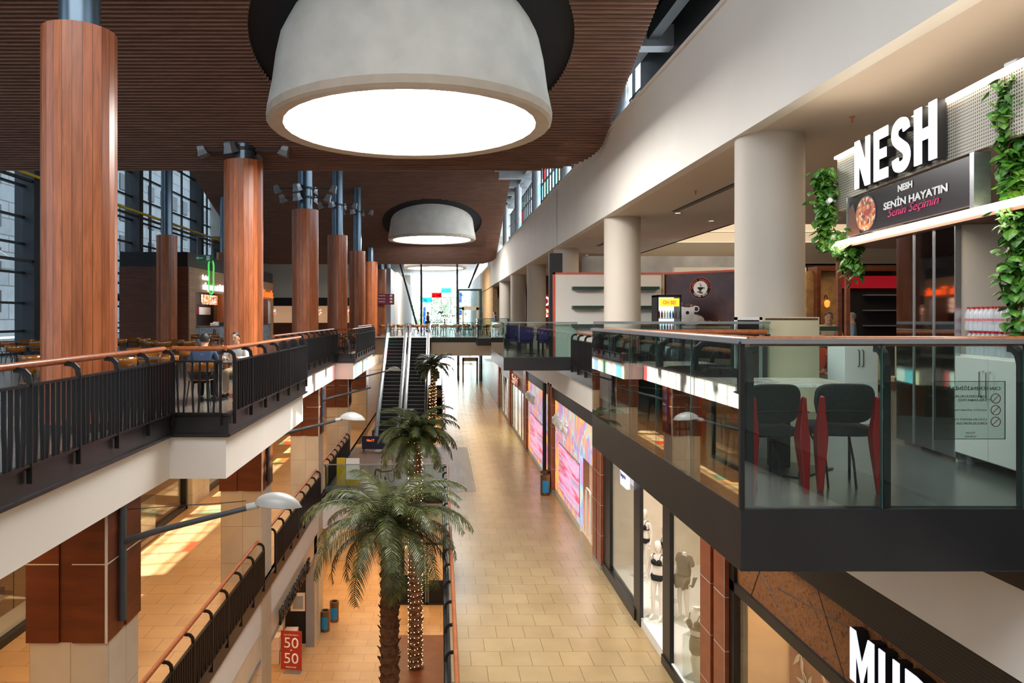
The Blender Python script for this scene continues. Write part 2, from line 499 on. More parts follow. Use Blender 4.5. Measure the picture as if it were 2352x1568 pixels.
M['food'] = voro('food_print', [(0.0, rgb(214, 120, 70)), (0.3, rgb(238, 210, 170)), (0.5, rgb(186, 40, 40)), (0.7, rgb(230, 160, 90)), (0.85, rgb(120, 60, 30))], 26, 0.4)
M['foodlit'] = voro('food_menu_screen', [(0.0, rgb(230, 120, 50)), (0.3, rgb(250, 240, 225)), (0.55, rgb(196, 60, 40)), (0.7, rgb(240, 190, 110)), (0.85, rgb(40, 60, 120))], 12, 0.4, emit=1.0)
M['dkplum'] = voro('brown_plum_poster_print', [(0.3, rgb(46, 30, 40)), (0.55, rgb(74, 46, 50)), (0.75, rgb(120, 78, 66))], 0.9, 0.35, noise=True)
M['beans'] = voro('coffee_beans_print', [(0.0, rgb(60, 30, 26)), (0.5, rgb(110, 66, 52)), (0.8, rgb(190, 150, 130))], 22, 0.4)
M['pastel'] = voro('pastel_lit_panel', [(0.30, rgb(246, 150, 110)), (0.40, rgb(250, 206, 70)), (0.46, rgb(244, 140, 120)), (0.52, rgb(140, 120, 214)), (0.58, rgb(150, 220, 200)), (0.66, rgb(250, 150, 110))], .75, 0.4, emit=.62, noise=True, dist=2.0, mscale=(1, 1, 0.5))
M['pastel'].node_tree.nodes['Color Ramp'].color_ramp.interpolation = 'B_SPLINE'
M['screen'] = voro('pink_striped_screen', [(0.3, rgb(230, 90, 160)), (0.42, rgb(180, 170, 200)), (0.5, rgb(250, 180, 220)), (0.6, rgb(214, 60, 100)), (0.7, rgb(150, 210, 220))], 1.0, 0.3, emit=0.6, noise=True, dist=.4, mscale=(0.25, 0.25, 3.6))
M['plastic'] = glass('clear_bottle_plastic', (0.90, 0.93, 0.95, 1), 2.2, 0.1)
M['redcap'] = plain('red_cap', rgb(206, 34, 40), 0.4)
M['pinkred'] = plain('pink_red_label', rgb(214, 120, 124), 0.4)
M['bluelabel'] = plain('blue_sticker', rgb(24, 130, 184), 0.4)
M['bin'] = plain('bronze_steel_bin', rgb(120, 96, 76), 0.3, metal=0.7)
M['sandstone'] = plain('yellow_sandstone', rgb(176, 140, 92), 0.8, var=0.3, scale=4)
M['signred'] = glow('dark_red_lit_sign', rgb(120, 10, 22), 0.8)
M['signplum'] = plain('plum_sign', rgb(122, 22, 48), 0.4)
M['signgreen'] = plain('green_exit_sign', rgb(30, 120, 66), 0.4)
M['yellow'] = plain('yellow_bar', rgb(208, 176, 40), 0.5)
M['jean'] = plain('blue_jacket', rgb(58, 78, 108), 0.85)
M['trouser'] = plain('black_trousers', rgb(26, 27, 32), 0.85)
M['shirtgrey'] = plain('grey_blue_shirt', rgb(124, 144, 158), 0.85)
M['shirtwhite'] = plain('pale_shirt', rgb(206, 204, 196), 0.85)
M['beige'] = plain('beige_cloth', rgb(186, 164, 134), 0.85)
M['outwall'] = tiles('grey_outside_wall', rgb(92, 100, 106), rgb(82, 90, 96), rgb(52, 56, 60), 3, 1.4, 0.8, 0.05, plane='wall')
M['outwhite'] = plain('white_outside_canopy', rgb(240, 240, 240), 0.6)
M['sky_grey'] = voro('grey_cloud_mural', [(0.3, rgb(118, 122, 126)), (0.6, rgb(160, 164, 168)), (0.8, rgb(196, 200, 202))], 0.7, 0.5, noise=True)
M['greenshelf'] = plain('dark_green_shelf', rgb(34, 66, 60), 0.5)
M['coral'] = plain('coral_edge_trim', rgb(218, 92, 70), 0.5)
M['acryl'] = glass('clear_acrylic', (0.92, 0.97, 0.95, 1), 1.5)
M['navy'] = plain('navy_panel', rgb(26, 32, 62), 0.4)
M['rosegold'] = plain('rose_gold_letters', rgb(214, 140, 110), 0.3, metal=0.6)
M['kraft'] = plain('white_gift_boxes', rgb(222, 208, 196), 0.6)
M['signposter'] = plain('brick_red_poster', rgb(168, 50, 34), 0.45)
def bottle_m():
    m, nt, b = new_mat('pet_bottle')
    b.inputs['Base Color'].default_value = (.86, .89, .92, 1); b.inputs['Roughness'].default_value = .12
    b.inputs['Alpha'].default_value = .42; b.inputs['Specular IOR Level'].default_value = .8
    return m
M['bottle'] = bottle_m()
# ---------------------------------------------------------------- the setting: floors, slabs, walls, ceilings
E2 = [(-32, -8), (-4.45, -8), (-4.45, 12), (-3.52, 12), (-3.52, 18.7), (-4.5, 18.7), (-4.5, 31.2), (-3.72, 31.2),
      (-3.72, 40.1), (-4.5, 40.1), (-4.5, 48), (-4.5, 110), (-32, 110)]
struct('floor', MB().prism(E2, -0.05, 0.0), M['floor2b'])
struct('ceiling', MB().prism(E2, -1.05, -0.05), M['cream'])
def band(pts, z0, z1, out=0.05, mat='fascia', name='trim_1'):
    """edge sheet following a polyline; void on the right-hand side of travel"""
    b = MB()
    n = len(pts)
    off = []
    for i, p in enumerate(pts):
        p = Vector(p)
        ds = []
        if i > 0: ds.append((p - Vector(pts[i - 1])).normalized())
        if i < n - 1: ds.append((Vector(pts[i + 1]) - p).normalized())
        ns = [Vector((d.y, -d.x)) for d in ds]
        m = sum(ns, Vector((0, 0)))
        m = m / (m.dot(ns[0])) if len(ns) > 1 else ns[0]
        off.append(p + m * out)
    for i in range(n - 1):
        poly = [tuple(pts[i]), tuple(off[i]), tuple(off[i + 1]), tuple(pts[i + 1])]
        b.prism(poly, z0, z1)
    return struct(name, b, M[mat])
band(E2[1:11], -0.36, 0.02, 0.06)
band(E2[1:11], -0.34, -0.30, 0.10)
band(E2[1:11], -0.01, 0.03, 0.09)
# far upper terrace at the head of the escalators
struct('floor', MB().box(-4.5, 4.3, 48, 110, 0.15, 0.25), M['floor2b'])
struct('ceiling', MB().box(-0.6, 4.3, 48, 110, -0.94, 0.15).box(-4.5, -0.6, 49.5, 110, -0.94, 0.15), M['cream'])
struct('trim_2', MB().box(-0.6, 4.3, 47.92, 48, -0.05, 0.27), M['fascia'])
# right upper floor
struct('floor', MB().box(4.3, 26, -8, 110, -0.05, 0.0), M['floor2'])
struct('ceiling', MB().box(4.3, 26, -8, 110, -1.1, -0.05), M['cream'])
struct('trim_3', MB().box(4.22, 4.3, -8, 110, -0.38, 0.02), M['fascia'])
# middle level
struct('floor', MB().box(-32, -4.6, -8, 110, -5.25, -5.2).box(-4.6, 0.2, 28.3, 39.2, -5.25, -5.2).box(-4.6, 0.2, 73, 110, -5.25, -5.2), M['floor1b'])
struct('floor', MB().box(0.2, 4.5, -8, 110, -5.25, -5.2), M['floor1'])
struct('floor', MB().box(4.5, 26, -8, 110, -5.25, -5.19), M['plasterpink'])
struct('floor', MB().box(-4.5, 1.4, 28.5, 38.2, -5.2, -5.196), M['deck'])
struct('ceiling', MB().box(-32, -4.6, -8, 110, -6.46, -5.25).box(-4.6, 0.2, 28.38, 39.2, -6.6, -5.25).box(0.2, 26, -8, 110, -6.46, -5.25).box(-4.6, 0.2, 73, 110, -6.4, -5.25), M['cream'])
struct('trim_4', MB().box(-4.6, -4.52, -8, 110, -5.55, -5.18).box(-4.6, -4.48, -8, 110, -5.24, -5.18), M['fascia'])
struct('trim_5', MB().box(0.12, 0.2, -8, 28.3, -5.6, -5.18).box(0.12, 0.2, 39.2, 73, -5.6, -5.18), M['fascia'])
struct('trim_6', MB().box(-4.6, 0.2, 28.28, 28.38, -5.6, -5.18).box(-4.6, 0.2, 72.9, 73, -5.6, -5.18), M['fascia'])
# ground level
struct('floor', MB().box(-32, 26, -8, 110, -10.5, -10.4), M['floor1b'])
struct('floor', MB().box(-1.7, 0.6, 22.0, 27.6, -10.4, -10.39), M['dwood'])
# right-hand upper fascia, soffit with its raised light well
struct('wall_right', MB().box(4.3, 4.5, -8, 63, 4.23, 6.35).box(4.26, 4.5, -8, 63, 6.35, 6.42), M['cream'])
sof = MB().box(4.5, 26, -8, 20.7, 4.23, 4.3).box(4.5, 8.3, 20.7, 37, 4.23, 4.3).box(4.5, 26, 37, 110, 4.23, 4.3)
sof.box(8.3, 26, 20.6, 20.7, 4.23, 5.8).box(8.2, 8.3, 20.7, 37, 4.23, 5.8).box(8.3, 26, 20.7, 37, 5.8, 5.9)
sof.box(8.3, 26, 37, 37.1, 4.23, 5.8)
for yy in (24.2, 28, 32): sof.box(8.3, 26, yy, yy + 0.35, 4.9, 5.3)
struct('ceiling', sof, M['soffit'])
struct('ceiling', MB().box(4.5, 26, -8, 110, 6.35, 6.5), M['alu'])
struct('trim_7', MB().box(4.285, 4.3, 27.0, 27.03, 4.23, 6.35), M['alu'])
area('cove_lighting', (13, 28, 4.6), (8, 14), 420, (1, .9, .7), (0, 0, 1))
area('ceiling_lighting', (7.0, 14, 4.2), (1.0, 8), 60, WARM2)
# outer walls
struct('wall_right', MB().box(26, 26.2, -8, 110, -10.4, 6.5), M['cream'])
struct('wall_back', MB().box(-32, -4.6, -8.2, -8, -10.4, 0).box(-4.6, 26, -8.2, -8, -10.4, -1).box(4.5, 26, -8.2, -8, 0, 4.3).box(-18, 6, -8.2, -8, -1, 13.2), M['cream'])  # unseen; closed behind the camera to keep sky light out
struct('wall_left', MB().box(-32.2, -32, -8, 110, -10.4, 0), M['cream'])
struct('wall_far', MB().box(-32, 26, 110, 110.2, -10.4, -6.4).box(-32, -4.5, 110, 110.2, -6.4, 9).box(4.7, 26, 110, 110.2, -6.4, 6.5), M['cream'])
# roof above the slatted ceilings
struct('ceiling', MB().box(-20, 7, -8, 58.5, 13.2, 13.4), M['void'])
struct('wall_right', MB().box(6.0, 6.15, -8, 57.2, 10.5, 13.2), M['dgrey'])
struct('wall_left', MB().box(-18.2, -18, 58, 110, 0, 13.3), M['outwall'])
struct('ceiling', MB().box(-18, 7, 57.0, 57.15, 7.9, 13.2).box(-18, 7, 57.15, 110, 7.9, 8.05), M['white'])

def slatted(y_far, z_far, length, holes, xl=-14.8, xr=4.22, pitch=0.115, rr=3.4, nm='ceiling'):
    """timber slats across the hall, rising toward the viewer; round openings for the drum lamps"""
    b = MB(); sl = 0.33
    n = int(length / pitch)
    for i in range(n):
        y = y_far - i * pitch
        z = z_far + (y_far - y) * sl
        x0, x1 = xl, xr
        e = (y_far - y)
        if e < 1.3:                                   # rounded far corners
            k = 1.3 - math.sqrt(max(0, 1.3 ** 2 - (1.3 - e) ** 2))
            x1 -= k * 1.1; x0 += k
        segs = [(x0, x1)]
        for hx, hy in holes:
            d = rr ** 2 - (y - hy) ** 2
            if d > 0:
                w = math.sqrt(d); segs = [(x0, hx - w), (hx + w, x1)]
        for a, c in segs:
            b.box(a, c, y - 0.033, y + 0.033, z - 0.035, z + 0.06)
    struct(nm, b, M['slat'])
    v = MB()
    v.add([(xl, y_far - length, z_far + length * sl + .10), (xr, y_far - length, z_far + length * sl + .10), (xr - 1.0, y_far, z_far + .10), (xl, y_far, z_far + .10),
           (xl, y_far - length, z_far + length * sl + .25), (xr, y_far - length, z_far + length * sl + .25), (xr - 1.0, y_far, z_far + .25), (xl, y_far, z_far + .25)],
          [(0, 3, 2, 1), (4, 5, 6, 7), (0, 1, 5, 4), (1, 2, 6, 5), (2, 3, 7, 6), (3, 0, 4, 7)])
    struct(nm, v, M['void'])
LX = -0.6
slatted(20.3, 5.70, 17.5, [(LX, 15.6)])
slatted(56.9, 5.75, 20.0, [(LX, 50.0)])
struct('ceiling', MB().box(-14.8, 4.22, -3, 2.9, 11.4, 11.5), M['void'])

# the strip of grey roof beams between slatted ceiling and clerestory
bm_ = MB()
for k in range(21):
    y = 5 + k * 2.9
    zb = 7.75 if y < 19 else 9.7
    bm_.box(4.25 if y < 19 else 3.4, 6.0, y, y + 0.4, zb, zb + .5)
bm_.box(3.2, 6.1, -8, 66, 10.2, 10.3)
bm_.box(4.9, 5.2, 23, 64, 9.9, 10.2)
struct('ceiling', MB().box(4.25, 6.0, -8, 19.4, 8.35, 8.45).box(5.3, 5.6, -8, 19.4, 7.55, 8.4).box(4.7, 4.95, -8, 19.4, 7.9, 8.3), M['dgrey'])
struct('ceiling', bm_, M['alu'])

# clerestory windows above the right fascia
cl = MB(); gl = MB(); tint = {k: MB() for k in ('red', 'cyan', 'blue', 'green', 'orange', 'yellow')}
rnd = random.Random(3)
xg = 5.45
ks = list(tint)
y = -6.0
ci = 0
while y < 64:
    cl.box(xg - 0.04, xg + 0.04, y, y + 0.06, 6.4, 9.6)
    zs = [6.4, 7.0, 7.8, 8.7, 9.6]
    for j in range(4):
        colr = rnd.random()
        t = gl if colr < 0.80 or y < 24 else tint[ks[ci % 6]]
        if t is not gl: ci += 1
        t.add([(xg, y + .06, zs[j]), (xg, y + 0.95, zs[j]), (xg, y + 0.95, zs[j + 1]), (xg, y + .06, zs[j + 1])], [(0, 1, 2, 3)])
    y += 0.95
for z in (6.4, 7.0, 7.8, 8.7, 9.57): cl.box(xg - 0.04, xg + 0.04, -6, 64, z - 0.03, z + 0.03)
w = cl.out('window_1', M['dgrey']); w['kind'] = 'structure'
g = gl.out('pane', M['win'], w)
for k, t in tint.items():
    if t.v: t.out('coloured_pane', M['st_' + k], w)
for i in range(8):     # slim round steel posts in front of the clerestory
    y = 11.0 + 8.7 * i
    struct('trim_8', MB().lathe([(0.22, 6.4), (0.22, 10.2)], (4.85, y, 0), 20), M['alu'], smooth=True)

# left facade of glass and steel
fc = MB(); pn = MB()
XF = -18.0
for k, y in enumerate([-7 + 2.75 * i for i in range(24)]):
    wd = 0.55 if k % 4 == 2 else 0.09
    fc.box(XF - (0.35 if wd > .1 else 0.05), XF + (0.5 if wd > .1 else 0.08), y, y + wd, 0, 13.2)
for z in (0.06, 1.0, 2.2, 3.5, 4.75, 5.9, 7.25, 8.6, 10.0, 11.6): fc.box(XF - 0.05, XF + 0.08, -8, 58, z - 0.05, z + 0.05)
for z in (7.45, 4.0): fc.box(XF + 0.3, XF + 0.42, -8, 58, z - 0.06, z + 0.06)
pn.add([(XF, -8, 0), (XF, 58, 0), (XF, 58, 13.2), (XF, -8, 13.2)], [(0, 1, 2, 3)])
w = fc.out('window_2', M['dgrey']); w['kind'] = 'structure'
pn.out('pane', M['bluewin'], w)
MB().box(XF + 0.6, XF + 0.72, -8, 58, 7.55, 7.67).out('yellow_rail', M['yellow'], w)
# buildings seen through the facade
for (x0, x1, y0, y1, z0, z1, mt) in [(-60, -34, 5, 42, 0, 26, 'outwall'), (-52, -36, 48, 120, 0, 34, 'outwall')]:
    b = thing('neighbour_building', 'pale grey building seen through the glass facade' + (' behind the court tables on the left' if y0 < 20 else ' further away beyond the white canopy'), 'building', ((x0 + x1) / 2, (y0 + y1) / 2, z0))
    MB().box(x0, x1, y0, y1, z0, z1).out('wall', M[mt], b, world=True)
    for yy in range(int(y0) + 2, int(y1) - 2, 4):
        for zz in (2, 5.5, 9, 12.5, 16): MB().box(x1, x1 + 0.1, yy, yy + 1.8, zz, zz + 1.8).out('window', M['dgrey'], b, world=True)
cp = MB()
for i in range(12):
    t0, t1 = i / 12, (i + 1) / 12
    def P(t, o): return (-22 - 6 * t, 14 + 34 * t, 5.2 + o + 2.2 * math.sin(t * math.pi))
    a0, a1 = P(t0, 0), P(t1, 0)
    cp.add([a0, a1, (a1[0] - 5, a1[1], a1[2] + .5), (a0[0] - 5, a0[1], a0[2] + .5), (a0[0], a0[1], a0[2] + .15), (a1[0], a1[1], a1[2] + .15), (a1[0] - 5, a1[1], a1[2] + .65), (a0[0] - 5, a0[1], a0[2] + .65)],
           [(0, 3, 2, 1), (4, 5, 6, 7), (0, 1, 5, 4), (2, 3, 7, 6)])
tag(cp.out('awning', M['outwhite'], smooth=True), 'white curved canopy outside the glass facade at far left', 'canopy')

# far end window with coloured panes and the centre's name seen from behind
YE = 105.0
ew = MB(); pc = MB()
xs = [-4 + 1.37 * i for i in range(7)]
for x in xs: ew.box(x - 0.03, x + 0.03, YE - 0.1, YE + 0.05, 0.25, 7.9)
for z in (0.3, 1.9, 3.0, 3.7, 4.4, 5.1, 5.8, 6.5): ew.box(-4, 4.3, YE - 0.06, YE + 0.05, z - 0.02, z + 0.02)
pc.add([(-4, YE, .25), (4.3, YE, .25), (4.3, YE, 7.9), (-4, YE, 7.9)], [(0, 1, 2, 3)])
w = ew.out('window_3', M['white']); w['kind'] = 'structure'
pc.out('pane', M['win'], w)
for (c, x0, x1, z0, z1) in [('red', -1.26, 0.11, 4.4, 5.1), ('cyan', 0.11, 1.48, 5.1, 5.75), ('cyan', -2.63, -1.26, 3.7, 4.4), ('blue', -2.5, -2.15, 0.3, 3.0), ('blue', 2.7, 3.05, 3.7, 5.1), ('blue', 2.7, 3.05, 1.9, 2.6)]:
    MB().box(x0, x1, YE - 0.03, YE - 0.02, z0, z1).out('coloured_pane', M['st_' + c], w)
text('lettering', 'forum', 0.55, M['dgrey'], w, (2.7, YE - 0.05, 1.55), '+y', 0.01, 0, width=2.6)
text('lettering', 'trabzon', 0.75, M['dgrey'], w, (1.0, YE - 0.05, 0.75), '+y', 0.01, 0, width=2.5)
MB().tube([(-.7, YE - .05, 2.35), (-.45, YE - .05, 2.0), (-.2, YE - .05, 2.35), (0.0, YE - .05, 2.3), (.2, YE - .05, 2.15), (.35, YE - .05, 2.45), (.42, YE - .05, 2.3)], [0.03, .1, .12, .13, .12, .11, .05], 6).out('emblem', M['dgrey'], w)
# lower end window
lw = MB()
for x in xs: lw.box(x - 0.05, x + 0.05, YE - 0.1, YE + 0.05, -5.2, -0.95)
for z in (-5.1, -3.9, -2.6): lw.box(-4.5, 4.5, YE - 0.06, YE + 0.05, z - 0.05, z + 0.05)
w = lw.out('window_4', M['white']); w['kind'] = 'structure'
MB().add([(-4.5, YE, -5.2), (4.5, YE, -5.2), (4.5, YE, -0.95), (-4.5, YE, -0.95)], [(0, 1, 2, 3)]).out('pane', M['win'], w)
# walls beside the bright end bay
struct('wall_left', MB().box(-4.4, -4.1, 70, 105, 0.25, 5.9), M['cream'])
struct('wall_left', MB().box(-4.9, -4.4, 64.5, 70, 0, 5.9), M['alu'])
struct('wall_right', MB().box(4.5, 4.9, 63, 78, 0, 6.35), M['sandstone'])
struct('wall_right', MB().box(4.3, 4.7, 79, 105, 0, 6.35), M['white'])
struct('wall_right', MB().box(4.4, 4.8, 54.5, 105, -5.2, -1.1), M['brown'])
# trees outside the end window
for (x, y, h, nm) in [(0.6, 122, 8.5, 'tall'), (-4, 128, 6.0, 'lower')]:
    t = thing('garden_tree', nm + ' leafy tree outside the far end window', 'tree', (x, y, -5.2))
    MB().tube([(0, 0, 0), (0.1, 0, h * .9)], [0.25, 0.12], 8).out('trunk', M['bark'], t)
    f = MB(); rr_ = random.Random(5)
    for i in range(500):
        a, b_, c = rr_.gauss(0, 1.7), rr_.gauss(0, 1.4), rr_.gauss(0, 1.5)
        s = .28
        p = Vector((a, b_, h + c)); u = Vector((rr_.uniform(-1, 1), rr_.uniform(-1, 1), rr_.uniform(-1, 1))).normalized() * s
        v2 = u.cross(Vector((rr_.uniform(-1, 1), rr_.uniform(-1, 1), 1))).normalized() * s
        f.add([p - u, p + v2, p + u, p - v2], [(0, 1, 2, 3)])
    f.out('foliage', M['farleaf'], t)
# inner walls of the middle and ground level, left
struct('wall_left', MB().box(-9.5, -9.3, -8, 14, -5.2, -1.05).box(-9.5, -9.3, 52, 110, -5.2, -1.05), M['cream'])
struct('wall_left', MB().box(-14.2, -14, -8, 60, -5.2, -1.05), M['plasterpink'])
struct('wall_left', MB().box(-9.2, -9.0, -8, 27.4, -10.4, -6.46), M['plasterpink'])
struct('wall_left', MB().box(-14, -4.7, 27.9, 28.1, -10.4, -6.46), M['plasterpink'])
struct('wall_far', MB().box(-14, 0.5, 60, 60.2, -10.4, -6.46), M['plasterpink'])
# right middle level: back wall of the shops
struct('wall_right', MB().box(9.5, 9.7, -8, 110, -5.2, -1.1), M['plasterpink'])
# low terraces with glass balustrades
struct('floor', MB().prism([(2.09, 5.04), (14, 5.04), (14, 13), (4.3, 13), (4.3, 9.86), (2.09, 9.86)], 0.24, 0.30), M['floor2'])
struct('trim_9', MB().prism([(2.05, 5.0), (14, 5.0), (14, 5.04), (4.32, 5.04), (4.32, 9.9), (2.05, 9.9)], -0.14, 0.29), M['fascia'], bevel=0.006)
struct('floor', MB().box(2.09, 7.5, 23.84, 29.6, 0.24, 0.30), M['floor2'])
struct('trim_10', MB().box(2.05, 4.6, 23.8, 29.7, -0.14, 0.28), M['fascia'], bevel=0.006)
struct('trim_11', MB().box(2.3, 4.3, 45.5, 47.9, -0.18, 0.28), M['fascia'])
# ---------------------------------------------------------------- railings
def railing(label, p0, p1, z, pitch=0.11, post=1.1, group='black picket railings', n_side=1, caps=(0, 0)):
    p0 = Vector(p0); p1 = Vector(p1); L = (p1 - p0).length
    d = (p1 - p0) / L
    ang = math.atan2(d.y, d.x)
    # local: x along rail, +y toward the void
    t = thing('balcony_railing', label, 'railing', (p0.x, p0.y, z), ang, group)
    s = n_side
    yv = 0.11 * s
    MB().tube([(-0.02, -0.06 * s, 1.08), (L + 0.02, -0.06 * s, 1.08)], 0.042, 14).out('handrail', M['rail'], t, smooth=True)
    MB().box(0, L, yv - .02, yv + .02, 0.865, 0.895).out('top_bar', M['black'], t)
    MB().box(0, L, yv - .02, yv + .02, 0.02, 0.05).out('bottom_bar', M['black'], t)
    np_ = max(1, round(L / post))
    pm = None
    for i in range(np_ + 1):
        x = L * i / np_
        if pm is None:
            pm = MB().bar([(0, yv, -0.16), (0, yv, 0.9), (0, yv - .015 * s, 0.985), (0, yv - .06 * s, 1.03), (0, yv - .10 * s, 1.04), (0, -0.06 * s, 1.045)], 0.028, 0.06, (1, 0, 0)).out('post', M['black'], t)
            o = pm
        else:
            o = pm.copy(); COL.objects.link(o); o.parent = t
        o.location = (min(max(x, 0.03), L - 0.03), 0, 0)
    nb = int(L / pitch)
    proto = [None, None]
    for i in range(1, nb):
        x = L * i / nb
        if min(abs(x - L * k / np_) for k in range(np_ + 1)) < pitch * 0.35: continue
        k = i % 2
        if proto[k] is None:
            dx = 0.02 if k else -0.02
            proto[k] = o = MB().bar([(dx, yv, 0.05), (dx * .4, yv + .004, 0.3), (0, yv, 0.45), (0, yv, 0.87)], 0.021, 0.045, (1, 0, 0)).out('baluster', M['black'], t)
        else:
            o = proto[k].copy(); COL.objects.link(o); o.parent = t
        o.location = (x, 0, 0)
    return t
railing('long black picket railing with wood handrail in front of the first big wooden column', (-4.45, 11.9), (-4.45, 4.6), 0, 0.115, n_side=1)
railing('short black picket railing across the front of the first left bay, before the seated pair', (-3.55, 12.0), (-4.40, 12.0), 0, 0.12, 0.85)
railing('black picket railing along the first projecting bay beside the seated pair', (-3.52, 18.6), (-3.52, 12.08), 0, 0.115)
railing('recessed black picket railing behind the first projecting bay', (-4.5, 31.1), (-4.5, 20.0), 0, 0.125)
railing('short black picket railing across the front of the second projecting bay', (-3.78, 31.2), (-4.45, 31.2), 0, 0.13, 0.7)
railing('black picket railing along the second projecting bay near the escalators', (-3.72, 40.0), (-3.72, 31.28), 0, 0.13)
railing('furthest left picket railing running up to the escalator head', (-4.5, 47.8), (-4.5, 40.2), 0, 0.13)
railing('short picket railing on the right upper floor beside the cream shelf panel', (4.3, 10.2), (4.3, 23.4), 0, 0.14)
railing('steep-looking lower railing between the first and second stone columns, left', (-4.6, 18.6), (-4.6, 11.15), -5.2, 0.115, group='lower level picket railings')
railing('lower railing between the second and third stone columns, left', (-4.6, 27.3), (-4.6, 19.85), -5.2, 0.115, group='lower level picket railings')
railing('lower railing behind the third stone column beside the escalator', (-4.6, 36.0), (-4.6, 28.6), -5.2, 0.2, group='lower level picket railings')
railing('long picket railing with wood handrail edging the sand-tiled walkway by the palms', (0.2, 7.0), (0.2, 28.2), -5.2, 0.22, group='lower level picket railings')
railing('far part of the walkway railing beyond the bridge, by the third palm', (0.2, 39.3), (0.2, 72), -5.2, 0.4, 2.2, group='lower level picket railings')

def glass_rail(name, label, runs, z0, h=1.13, cap=True, posts=True, wood=True, group=None, inward=1, pane=1.2, thick=0.018, zc=None, pstep=.965, wh=None):
    wh = h if wh is None else wh
    t = thing(name, label, 'glass railing', (runs[0][0][0], runs[0][0][1], z0), 0, group)
    for ri, (a, b) in enumerate(runs):
        a = Vector(a); b = Vector(b); L = (b - a).length; d = (b - a) / L; nrm = Vector((-d.y, d.x)) * inward
        n = max(1, round(L / pane))
        for i in range(n):
            q0 = a + d * (L * i / n + 0.006); q1 = a + d * (L * (i + 1) / n - 0.006)
            o = nrm * thick
            MB().prism([tuple(q0), tuple(q1), tuple(q1 + o), tuple(q0 + o)], z0 - .01, z0 + h).out('glass_pane', M['glass'], t, world=True)
            MB().prism([tuple(q1), tuple(q1 + d * .004), tuple(q1 + d * .004 + o), tuple(q1 + o)], z0 - .01, z0 + h).out('pane_edge', M['glassedge'], t, world=True)
        if cap:
            MB().prism([tuple(a - nrm * .02), tuple(b - nrm * .02), tuple(b + nrm * .04), tuple(a + nrm * .04)], z0 + h - 0.012, z0 + h + 0.022).out('cap_rail', M['alu'], t, world=True)
        if wood:
            w0 = a + d * 0.12 + nrm * 0.16; w1 = b - d * 0.12 + nrm * 0.16
            MB().tube([(w0.x, w0.y, z0 + wh), (w1.x, w1.y, z0 + wh)], 0.036, 12).out('handrail', M['rail'], t, smooth=True, world=True)
            m = max(1, round(L / pstep))
            for i in range(m + 1):
                q = a + d * (0.08 + (L - 0.16) * i / m) + nrm * 0.05
                q2 = q + nrm * 0.11
                MB().bar([(q.x, q.y, z0), (q.x, q.y, z0 + wh - .16), (q.x + nrm.x * .02, q.y + nrm.y * .02, z0 + wh - .09), (q.x + nrm.x * .06, q.y + nrm.y * .06, z0 + wh - .055), (q2.x, q2.y, z0 + wh - .05)], 0.05, 0.05, (d.x, d.y, 0)).out('post', M['dgrey'], t, world=True, bevel=0.006)
    return t
def safety_sign(parent, cx, y, z0, z1, w):
    b = MB(); e = 0.004
    for (x0, x1, a, c) in ((cx - w / 2, cx + w / 2, z0, z0 + e), (cx - w / 2, cx + w / 2, z1 - e, z1), (cx - w / 2, cx - w / 2 + e, z0, z1), (cx + w / 2 - e, cx + w / 2, z0, z1)):
        b.box(x0, x1, y, y + .004, a, c)
    b.out('sign_frame', M['dgrey'], parent, world=True)
    MB().box(cx - w / 2, cx + w / 2, y + 0.001, y + .003, z0, z1).out('sign_plate', M['acryl'], parent, world=True)
    h = z1 - z0
    text('sign_text', 'CAN GÜVENLİĞİNİZ İÇİN', .09 * h, M['rubber'], parent, (cx + w * .44, y + .006, z1 - .17 * h), '+y', .001, 0.02, width=w * .86)
    for k, (l1, l2) in enumerate((('CAM KORKULUKLARA', 'YASLANMAYINIZ.'), ('AŞAĞIYA SARKMAYINIZ.', None), ('ÇOCUKLARINIZI CAM', 'KORKULUKLARDAN UZAK TUTUNUZ.'))):
        zz = z1 - (.30 + .2 * k) * h
        rg = []
        for j in range(20):
            a = 2 * math.pi * j / 20
            rg.append([(cx + w * .37 + r * math.cos(a), y + yy, zz + r * math.sin(a)) for r, yy in ((.075 * h, .004), (.088 * h, .004), (.088 * h, .006), (.075 * h, .006))])
        mb = MB().rings(rg, False, closed=True)
        mb.tube([(cx + w * .37 - .055 * h, y + .005, zz - .055 * h), (cx + w * .37 + .055 * h, y + .005, zz + .055 * h)], .006 * h + .0008, 4)
        mb.out('prohibition_mark', M['red'], parent, world=True)
        text('sign_text', l1, .042 * h, M['dgrey'], parent, (cx + w * .25, y + .006, zz + (.015 * h if l2 else -.02 * h)), '+y', .001, 0.01, width=w * min(.5, .03 * len(l1)))
        if l2: text('sign_text', l2, .042 * h, M['dgrey'], parent, (cx + w * .25, y + .006, zz - .05 * h), '+y', .001, 0.01, width=w * min(.62, .03 * len(l2)))
    text('sign_text', 'forum', .045 * h, M['red'], parent, (cx + w * .08, y + .006, z0 + .09 * h), '+y', .001, 0.0)
    text('sign_text', 'trabzon', .045 * h, M['bluelabel'], parent, (cx + w * .10, y + .006, z0 + .03 * h), '+y', .001, 0.0)
gr1 = glass_rail('glass_balustrade', 'near glass balustrade with grey cap and inner wood handrail around the terrace of red-legged chairs',
                 [((2.05, 9.9), (2.05, 5.02)), ((2.05, 5.0), (6.92, 5.0))], 0.3, pane=1.06, pstep=.95)
MB().box(2.045, 2.075, 4.99, 5.02, 0.28, 1.43).out('corner_post', M['rubber'], gr1, world=True)
safety_sign(gr1, 3.64, 5.03, 0.76, 1.16, 0.49)
gr1b = glass_rail('glass_balustrade', 'taller glass screen closing the far side of the near terrace', [((4.45, 9.9), (2.07, 9.9))], 0.3, 1.22, wood=True, cap=True, wh=1.10)
